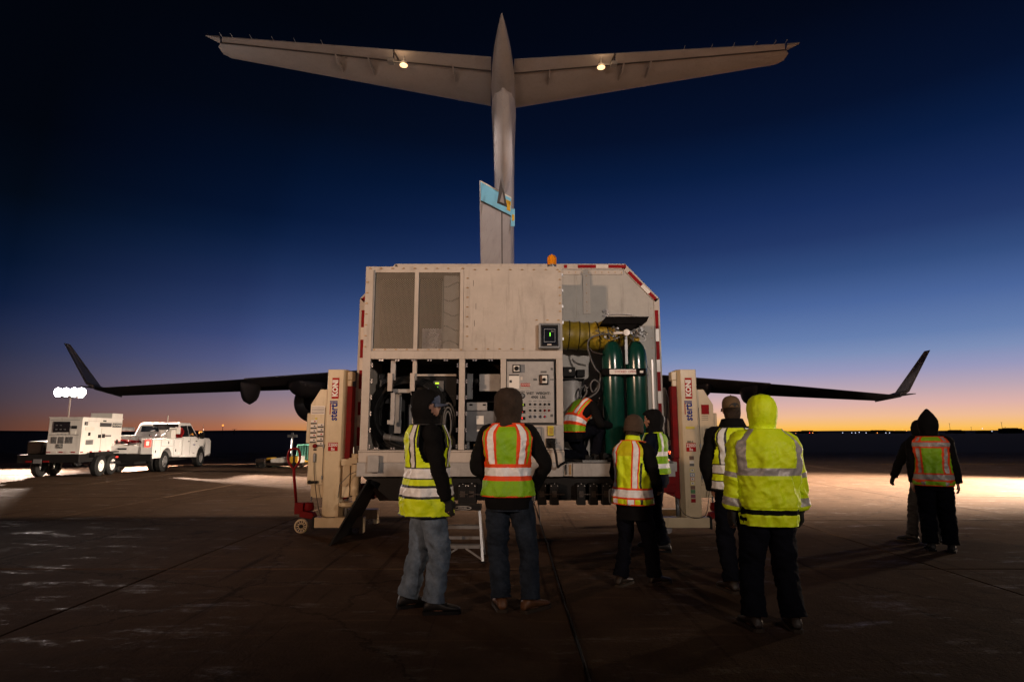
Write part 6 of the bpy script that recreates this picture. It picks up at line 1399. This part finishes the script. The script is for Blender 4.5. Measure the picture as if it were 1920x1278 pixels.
    # --- head covering
    if hood:
        style, m_ = hood; b = MB(); n = 40; rings = []
        prof = {'round': [(1.45, .180, .132, -.018, 0), (1.49, .132, .120, -.018, 0), (1.525, .112, .112, -.016, 0), (1.56, .108, .115, -.014, 0), (1.60, .117, .129, -.014, 0), (1.65, .128, .143, -.014, 0), (1.71, .126, .144, -.016, 0), (1.755, .118, .136, -.018, 0), (1.79, .100, .116, -.020, 0), (1.818, .068, .080, -.022, 0), (1.832, .014, .018, -.024, 0)],
                'peak': [(1.47, .155, .13, -.015, 0), (1.51, .125, .115, -.012, 0), (1.545, .105, .108, -.01, 0), (1.58, .110, .118, -.006, 0), (1.62, .120, .134, -.004, 0), (1.67, .126, .144, -.006, 0), (1.72, .120, .140, -.012, 0), (1.76, .104, .126, -.02, 0), (1.80, .080, .10, -.03, 0), (1.84, .050, .066, -.045, 0), (1.875, .022, .034, -.058, 0), (1.885, .006, .01, -.06, 0)]}[style]
        pr = []
        for i in range(len(prof) - 1):
            for k in range(3):
                t = k / 3; pr.append(tuple(prof[i][q] + (prof[i + 1][q] - prof[i][q]) * t for q in range(5)))
        pr.append(prof[-1])
        for z, w, d, y0, _ in pr:
            r = []
            w *= hs_; d *= hs_
            for k in range(n):
                a = 2 * PI * k / n; fo = 1 + .075 * nz((math.cos(a) * .5, math.sin(a) * .5, z * 1.3), 5, seed) + .04 * nz((math.cos(a) * .6, math.sin(a) * .6, z * 1.6), 9, seed + 4) + .10 * (.25 - abs(nz((math.cos(a) * .8 + z * .8, math.sin(a) * .8, z * .9), 6, seed + 9))) + (.035 * math.sin(z * 62 + math.sin(a + seed) * 2.5) if z < 1.58 else 0)
                p = (w * math.cos(a) * fo, y0 + d * math.sin(a) * fo, z)
                r.append(H(p) if z > 1.53 else pose(p).lerp(H(p), (z - 1.47) / .06 if z > 1.47 else 0))
            rings.append(r)
        o = len(b.v); b.v += [tuple(v) for r in rings for v in r]; m_n = len(rings)
        for j in range(m_n - 1):
            for i in range(n):
                a = 2 * PI * (i + .5) / n; z = (pr[j][0] + pr[j + 1][0]) / 2; df = abs((a - PI / 2 + PI) % (2 * PI) - PI)
                if 1.575 < z < 1.775 and df < 1.15 * math.sqrt(max(0, 1 - ((z - 1.675) / .105) ** 2)) + .05: continue
                b.f.append((o + j * n + i, o + j * n + (i + 1) % n, o + (j + 1) * n + (i + 1) % n, o + (j + 1) * n + i)); b.mi.append(0)
        ho = pb(b, 'hood', m_); sm = ho.modifiers.new('thickness', 'SOLIDIFY'); sm.thickness = .008; sm.offset = -1
        sb3 = MB(); ang = [(-PI / 2 + PI * 1.0 * k / 14) for k in range(15)]
        sb3.tube([H((0, -.135 * math.cos(t) + (-.006), 1.70 + .125 * math.sin(t))) for t in [-.9 + 2.0 * k / 14 for k in range(15)]], .0028, 5); pb(sb3, 'hood_seam', m_, ho)
    if headwear:
        style, m_ = headwear; b = MB()
        if style == 'beanie':
            rings = []
            for z, w, d in ((1.635, .086, .107), (1.65, .096, .116), (1.69, .101, .122), (1.74, .101, .122), (1.785, .090, .108), (1.815, .068, .082), (1.835, .036, .044), (1.84, .005, .006)):
                rings.append([H(((w + .0022 * (k % 2)) * math.cos(2 * PI * k / 64), -.006 + (d + .0022 * (k % 2)) * math.sin(2 * PI * k / 64), z)) for k in range(64)])
            b.rings(rings); cp_ = pb(b, 'beanie', m_)
            b2 = MB(); b2.rings([[H(((w + .0025 * (k % 2)) * math.cos(2 * PI * k / 64), -.006 + (d + .0025 * (k % 2)) * math.sin(2 * PI * k / 64), z)) for k in range(64)] for z, w, d in ((1.632, .092, .112), (1.628, .100, .121), (1.65, .104, .125), (1.682, .106, .127), (1.69, .100, .121))], cap=False); pb(b2, 'folded_brim', m_, cp_)
        else:
            rings = []
            for z, w, d in ((1.70, .084, .104), (1.725, .086, .106), (1.76, .084, .103), (1.79, .074, .090), (1.812, .054, .066), (1.823, .026, .032), (1.826, .004, .005)):
                rings.append([H((w * math.cos(2 * PI * k / 40), -.004 + d * math.sin(2 * PI * k / 40), z)) for k in range(40)])
            b.rings(rings); cp_ = pb(b, 'cap', m_)
            br = MB(); pts = []
            for lay in (0, -.006):
                row = []
                for k in range(13):
                    t = math.pi * (k / 12); row.append([H((.078 * math.cos(t), .07 + r_ * math.sin(t), 1.708 + lay - .012 * (r_ / .1) - .018 * abs(math.cos(t)) * r_ / .1)) for r_ in (.01, .05, .085, .105)])
                pts.append(row)
            for lay in (0, 1):
                o = len(br.v); br.v += [tuple(p) for row in pts[lay] for p in row]
                for k in range(12):
                    for j in range(3): br.f.append((o + k * 4 + j, o + k * 4 + j + 1, o + (k + 1) * 4 + j + 1, o + (k + 1) * 4 + j)); br.mi.append(0)
            pb(br, 'brim', m_, cp_)
            b3 = MB(); b3.ball((0, 0, 0), .006); b3.v = [tuple(H(Vector(v) + Vector((0, -.004, 1.829)))) for v in b3.v]; pb(b3, 'button', m_, cp_)
            b4 = MB(); pts_ = [H((.048 * math.cos(t), -.004 - math.sqrt(max(0, 1 - (.048 * math.cos(t) / .086) ** 2)) * .1085, 1.712 + .036 * math.sin(t))) for t in [PI * k / 10 for k in range(11)]]
            cen = H((0, -.111, 1.712)); b4.add(pts_ + [cen], [(k, k + 1, 11) for k in range(10)]); pb(b4, 'cap_opening', 'gap', cp_, False)
            # hair below the cap
            hr = MB(); hr.rings([[H((w * math.cos(t), -.006 + d * math.sin(t), z)) for t in [PI * 1.0 + PI * k / 20 for k in range(21)] + [PI * 2 - PI * k / 20 for k in range(21)]] for z, w, d in ((1.60, .060, .07), (1.63, .074, .094), (1.67, .083, .102), (1.705, .083, .103))]); pb(hr, 'hair', 'cloth_brown')
    # --- vest
    if vest:
        pat, mats, z0, z1, off = vest[:5]; fl = vest[5] if len(vest) > 5 else .02
        b = MB(); torso_shell(b, pose, z0, z1, jbulk + off, pat, dep=jbulk + off + .004, flare=lambda z: fl * max(0, (1.15 - z)) * 2.4, n=150, dz=.0095, fold=.015, seed=seed + 9, open_top=True)
        v_ = pb(b, 'vest', mats); sm = v_.modifiers.new('thickness', 'SOLIDIFY'); sm.thickness = .004; sm.offset = -1
        col = MB(); col.tube([pose(q) for q in ring_t(z1, jbulk + off + .002, 40, None)], .006, 6, closed=True); pb(col, 'neck_trim', mats[1], v_)
        hm = MB(); hm.tube([pose(q) for q in ring_t(z0, jbulk + off + fl * max(0, 1.15 - z0) * 2.4, 60, jbulk + off + .004 + fl * max(0, 1.15 - z0) * 2.4)], .007, 6, closed=True); pb(hm, 'hem_trim', mats[1], v_)
    return root
def arm_cut(x, z, w=.172):  # arm holes: no vest cloth outside the shoulder line
    return z > 1.20 and abs(x) > w + max(0, (1.28 - z)) * .5
def cutf(ax, z, w): return ax > w and z > 1.20 + ((.196 - ax) / (.196 - w)) ** 2 * .13
# vest patterns: 0 cloth, 1 trim, 2 reflective
def pat_black_edge(x, z, back, y):
    if cutf(abs(x), z, .168): return None
    for a, c in ((1.085, 1.155), (.935, 1.005)):
        if a <= z <= c: return 2
        if a - .014 <= z <= c + .014: return 1
    ax = abs(x)
    if z > 1.155:
        if .095 <= ax <= .14: return 2
        if .083 <= ax <= .152: return 1
        if ax > .158 and z > 1.33: return 1
    return 0
def pat_orange_straps(x, z, back, y):
    if cutf(abs(x), z, .180): return None
    ax = abs(x)
    if 1.085 <= z <= 1.150: return 2
    if 1.050 <= z <= 1.185: return 1
    if z > 1.15:
        if .095 <= ax <= .142: return 2
        if .072 <= ax <= .162: return 1
        if ax > .172: return 1
    if z > 1.49: return 1
    return 0
def pat_gold(x, z, back, y):
    if cutf(abs(x), z, .175): return None
    ax = abs(x)
    if .945 <= z <= 1.02: return 2
    if .925 <= z <= 1.04: return 1
    if z < .93 and .06 <= ax <= .115: return 2
    if z < .93 and .05 <= ax <= .125: return 1
    if z > 1.04:
        if .095 <= ax <= .142: return 2
        if .082 <= ax <= .155: return 1
    if abs(ax - .168) < .006 and z < 1.3 : return 3
    return 4 if z > 1.36 else 0
def pat_plain(x, z, back, y):
    if cutf(abs(x), z, .168): return None
    ax = abs(x)
    if 1.205 <= z <= 1.258: return 2
    if 1.055 <= z <= 1.108: return 2
    if z > 1.25 and .095 <= ax <= .145: return 2
    if 1.11 < z < 1.2: return 3
    return 0
def pat_box(x, z, back, y):
    if cutf(abs(x), z, .176): return None
    ax = abs(x)
    if z < .915 and .09 <= ax <= .13: return 2
    if .945 <= z <= 1.005: return 2
    if 1.375 <= z <= 1.43: return 2
    if .925 <= z <= 1.025 or 1.352 <= z <= 1.452: return 1
    if .122 <= ax <= .152 and z > .92: return 2
    if .098 <= ax <= .176 and z > .90: return 1
    return 0
HV_A = (['hv_yellow', 'black_print', 'retro'])
people = []
# 1 man in profile
person('man facing right in a yellow vest with black-edged bands, hood over cap, pale jeans', (-.76, 5.47, 0), R(-70), 1.045, lean=.0, feet=((-.12, -.12, 0), (.13, .05, 0)), toes=(.1, -.25), yaw=-.42, hands=((-.22, .24, .86), (.25, .12, .84)), poles=((-.4, -1, 0), (.35, -1, 0)),
       jacket='cloth_black', trousers='jeans_light', boots='boot_black', hood=('round', 'cloth_black'), headwear=('cap', 'cap_blue'), vest=(pat_black_edge, ['hv_yellow', 'black_print', 'retro'], .775, 1.52, .040, .05), glove='glove', seed=1.3, tr=1.08, hem=.86, jbulk=.028, sleeve=1.1)
# 2 man seen from behind at the control panel
person('man in lime vest with orange-edged straps, brown hood and dark jeans at the control panel', (-.005, 5.46, 0), R(-4), 1.05, lean=.05, feet=((-.085, 0, 0), (.155, -.02, 0)), toes=(.25, -.75), hands=((-.17, .16, .98), (.19, .15, .98)), poles=((-1, -.6, 0), (1, -.6, 0)),
       jacket='cloth_black', trousers='jeans_dark', boots='boot_tan', hood=('round', 'cloth_brown'), vest=(pat_orange_straps, ['hv_lime', 'hv_orange', 'retro'], .925, 1.515, .022, .02), seed=4.1, yaw=.15, pitch=.10, jbulk=.02, hem=.82, hip=(-.03, 0, 0))
# 3 walking person in a knit cap
person('person in brown knit cap and gold vest with one silver strap, walking before the cylinders', (1.24, 6.30, 0), R(-46), .93, lean=.10, feet=((-.10, -.12, 0), (.12, .20, 0)), toes=(.1, -.25), hands=((-.16, .22, 1.02), (.17, .26, 1.02)), poles=((-.6, -1, 0), (.6, -1, 0)),
       jacket='cloth_black', trousers='trouser_black', boots='boot_brown', headwear=('beanie', 'knit'), vest=(pat_gold, ['hv_yellow', 'hv_orange', 'retro', 'black_print', 'hv_gold'], .865, 1.535, .030, .03), seed=7.7, pitch=.1, yaw=.1, roll=('hv_yellow', 1.0), hem=.70, jbulk=.02)
# 4 worker beside the right lift
person('worker in a lime vest with plain silver bands and black hood, facing the gas cylinders', (1.93, 8.15, 0), R(62), 1.0, lean=.06, feet=((-.11, -.10, 0), (.11, .10, 0)), toes=(.2, -.05), hands=((-.20, .34, 1.18), (.15, .32, 1.10)), poles=((-.4, -1, -.2), (.5, -1, -.2)),
       jacket='cloth_navy', trousers='trouser_black', boots='boot_black', hood=('round', 'cloth_black'), vest=(pat_plain, ['hv_lime', 'hv_yellow', 'retro', 'hv_lime'], .985, 1.51, .024, .02), glove='glove', seed=9.2, yaw=.25, pitch=.1)
# 5 man in a tan cap
person('man in tan cap and black jacket, partly hidden by the man in the yellow jacket', (2.23, 6.10, 0), R(-8), 1.035, lean=.03, feet=((-.10, -.06, 0), (.12, .12, 0)), toes=(.35, -.2), hands=((-.20, .12, .93), (.24, .05, .86)), poles=((-1, -.7, 0), (.4, -1, 0)),
       jacket='cloth_black', trousers='trouser_black', boots='boot_brown', headwear=('cap', 'cap_tan'), vest=(pat_black_edge, ['hv_yellow', 'black_print', 'retro'], .93, 1.51, .024, .01), seed=12.5, yaw=.1, roll=('cloth_black', 1.35), jbulk=.03, sleeve=1.12, hem=.90)
# 6 man in the yellow jacket
def yellow_coat(root, pose, SH, EL, WR, H, pb, seed):
    def pat(x, z, back, y):
        ax = abs(x)
        if z < .885 : return 0
        if .885 <= z <= .918: return 3
        if 1.175 <= z <= 1.235: return 2
        if z > 1.22 and .142 < ax < .184: return 2
        return 0
    def fl(z):
        if z > .93: return .020 + .022 * math.sin(min(1, (z - .92) / .25) * PI * .5) - .03 * max(0, z - 1.36) * 3
        if z > .88: return .008 - .004
        return .012
    b = MB(); torso_shell(b, pose, .795, 1.545, .045, pat, dep=.05, flare=fl, n=130, dz=.0095, fold=.022, seed=3.0)
    for i in (0, 1):
        sg = (-1, 1)[i]
        limb(b, [SH[i] - Vector((sg * .09, 0, -.0)), SH[i] + Vector((0, 0, -.022)), SH[i].lerp(EL[i], .38), SH[i].lerp(EL[i], .8), EL[i], EL[i].lerp(WR[i], .3), EL[i].lerp(WR[i], .8), WR[i]],
             [.080, .098, .096, .090, .085, .082, .078, .058], 40, 0, .026, seed + i * 2, 12, bands=((.47, .565, 2), (.80, .88, 2), (.975, 1.0, 3)))
    v = pb(b, 'jacket', ['hv_yellow', 'hv_yellow', 'retro_grey', 'cloth_black'])
    cl = MB()
    for z in (1.50, 1.53, 1.56): pass
    cl.rings([[pose((w * math.cos(2 * PI * k / 36) * (1 + .03 * math.sin(k * 1.7)), -.004 + d * math.sin(2 * PI * k / 36), z)) for k in range(36)] for z, w, d in ((1.47, .15, .125), (1.50, .118, .112), (1.54, .104, .106), (1.575, .100, .106), (1.59, .096, .103))]); pb(cl, 'collar', 'hv_yellow', v)
person('man in a puffy yellow high-visibility jacket with hood up and grey reflective bands', (2.06, 4.96, 0), R(-3), 1.0, lean=.03, feet=((-.165, -.01, 0), (.145, -.01, 0)), toes=(.15, -.1), hands=((-.285, .03, .835), (.285, .05, .835)), poles=((-.7, -1, 0), (.7, -1, 0)),
       trousers='trouser_black', boots='boot_brown', hood=('round', 'hv_yellow'), glove='glove', seed=15.0, coat=yellow_coat, tr=1.14, hs_=.92)
# 7 far worker with the boxed vest
person('worker far right in pointed black hood and lime vest with an orange square', (5.55, 8.05, 0), R(-30), .97, lean=.03, feet=((-.10, .0, 0), (.12, .0, 0)), toes=(.12, -.12), hands=((-.24, .02, .86), (.27, .03, .86)), poles=((-.7, -1, 0), (.7, -1, 0)),
       jacket='cloth_black', trousers='trouser_black', boots='boot_black', hood=('peak', 'cloth_black'), vest=(pat_box, ['hv_lime', 'hv_orange', 'retro_grey'], .865, 1.505, .024, .02), seed=18.8, tr=1.2, jbulk=.03, sleeve=1.12)
# 8 his neighbour, mostly hidden
person('worker in black jacket and grey trousers hidden behind the worker in the pointed hood', (5.90, 8.72, 0), R(-20), .93, lean=.02, feet=((-.26, -.05, 0), (.10, .06, 0)), toes=(.9, -.2), hands=((-.40, .12, .94), (.20, .20, .95)), poles=((-.9, -.8, 0), (.7, -1, 0)),
       jacket='cloth_black', trousers='trouser_grey', boots='boot_black', hood=('round', 'cloth_black'), glove='glove', seed=21.0, jbulk=.03, sleeve=1.1)
# 9 kneeling worker inside the recess
person('worker in orange-edged vest kneeling on the shelter deck, head bent behind the cylinders', (1.05, 9.12, 1.10), R(-62), .95, lean=.85, feet=((-.12, -.30, .01), (.12, .18, 0)), toes=(.0, .0), hip=(0, -.15, -.50), hands=((-.12, .44, .62), (.22, .40, .55)), poles=((-.6, -.4, -1), (.6, -.4, -1)),
       jacket='cloth_black', trousers='trouser_black', boots='boot_black', hood=('round', 'cloth_black'), vest=(pat_orange_straps, ['hv_lime', 'hv_orange', 'retro'], .95, 1.51, .024, .01), seed=24.0, kneel=True, foot_pitch=(-.0, 0))
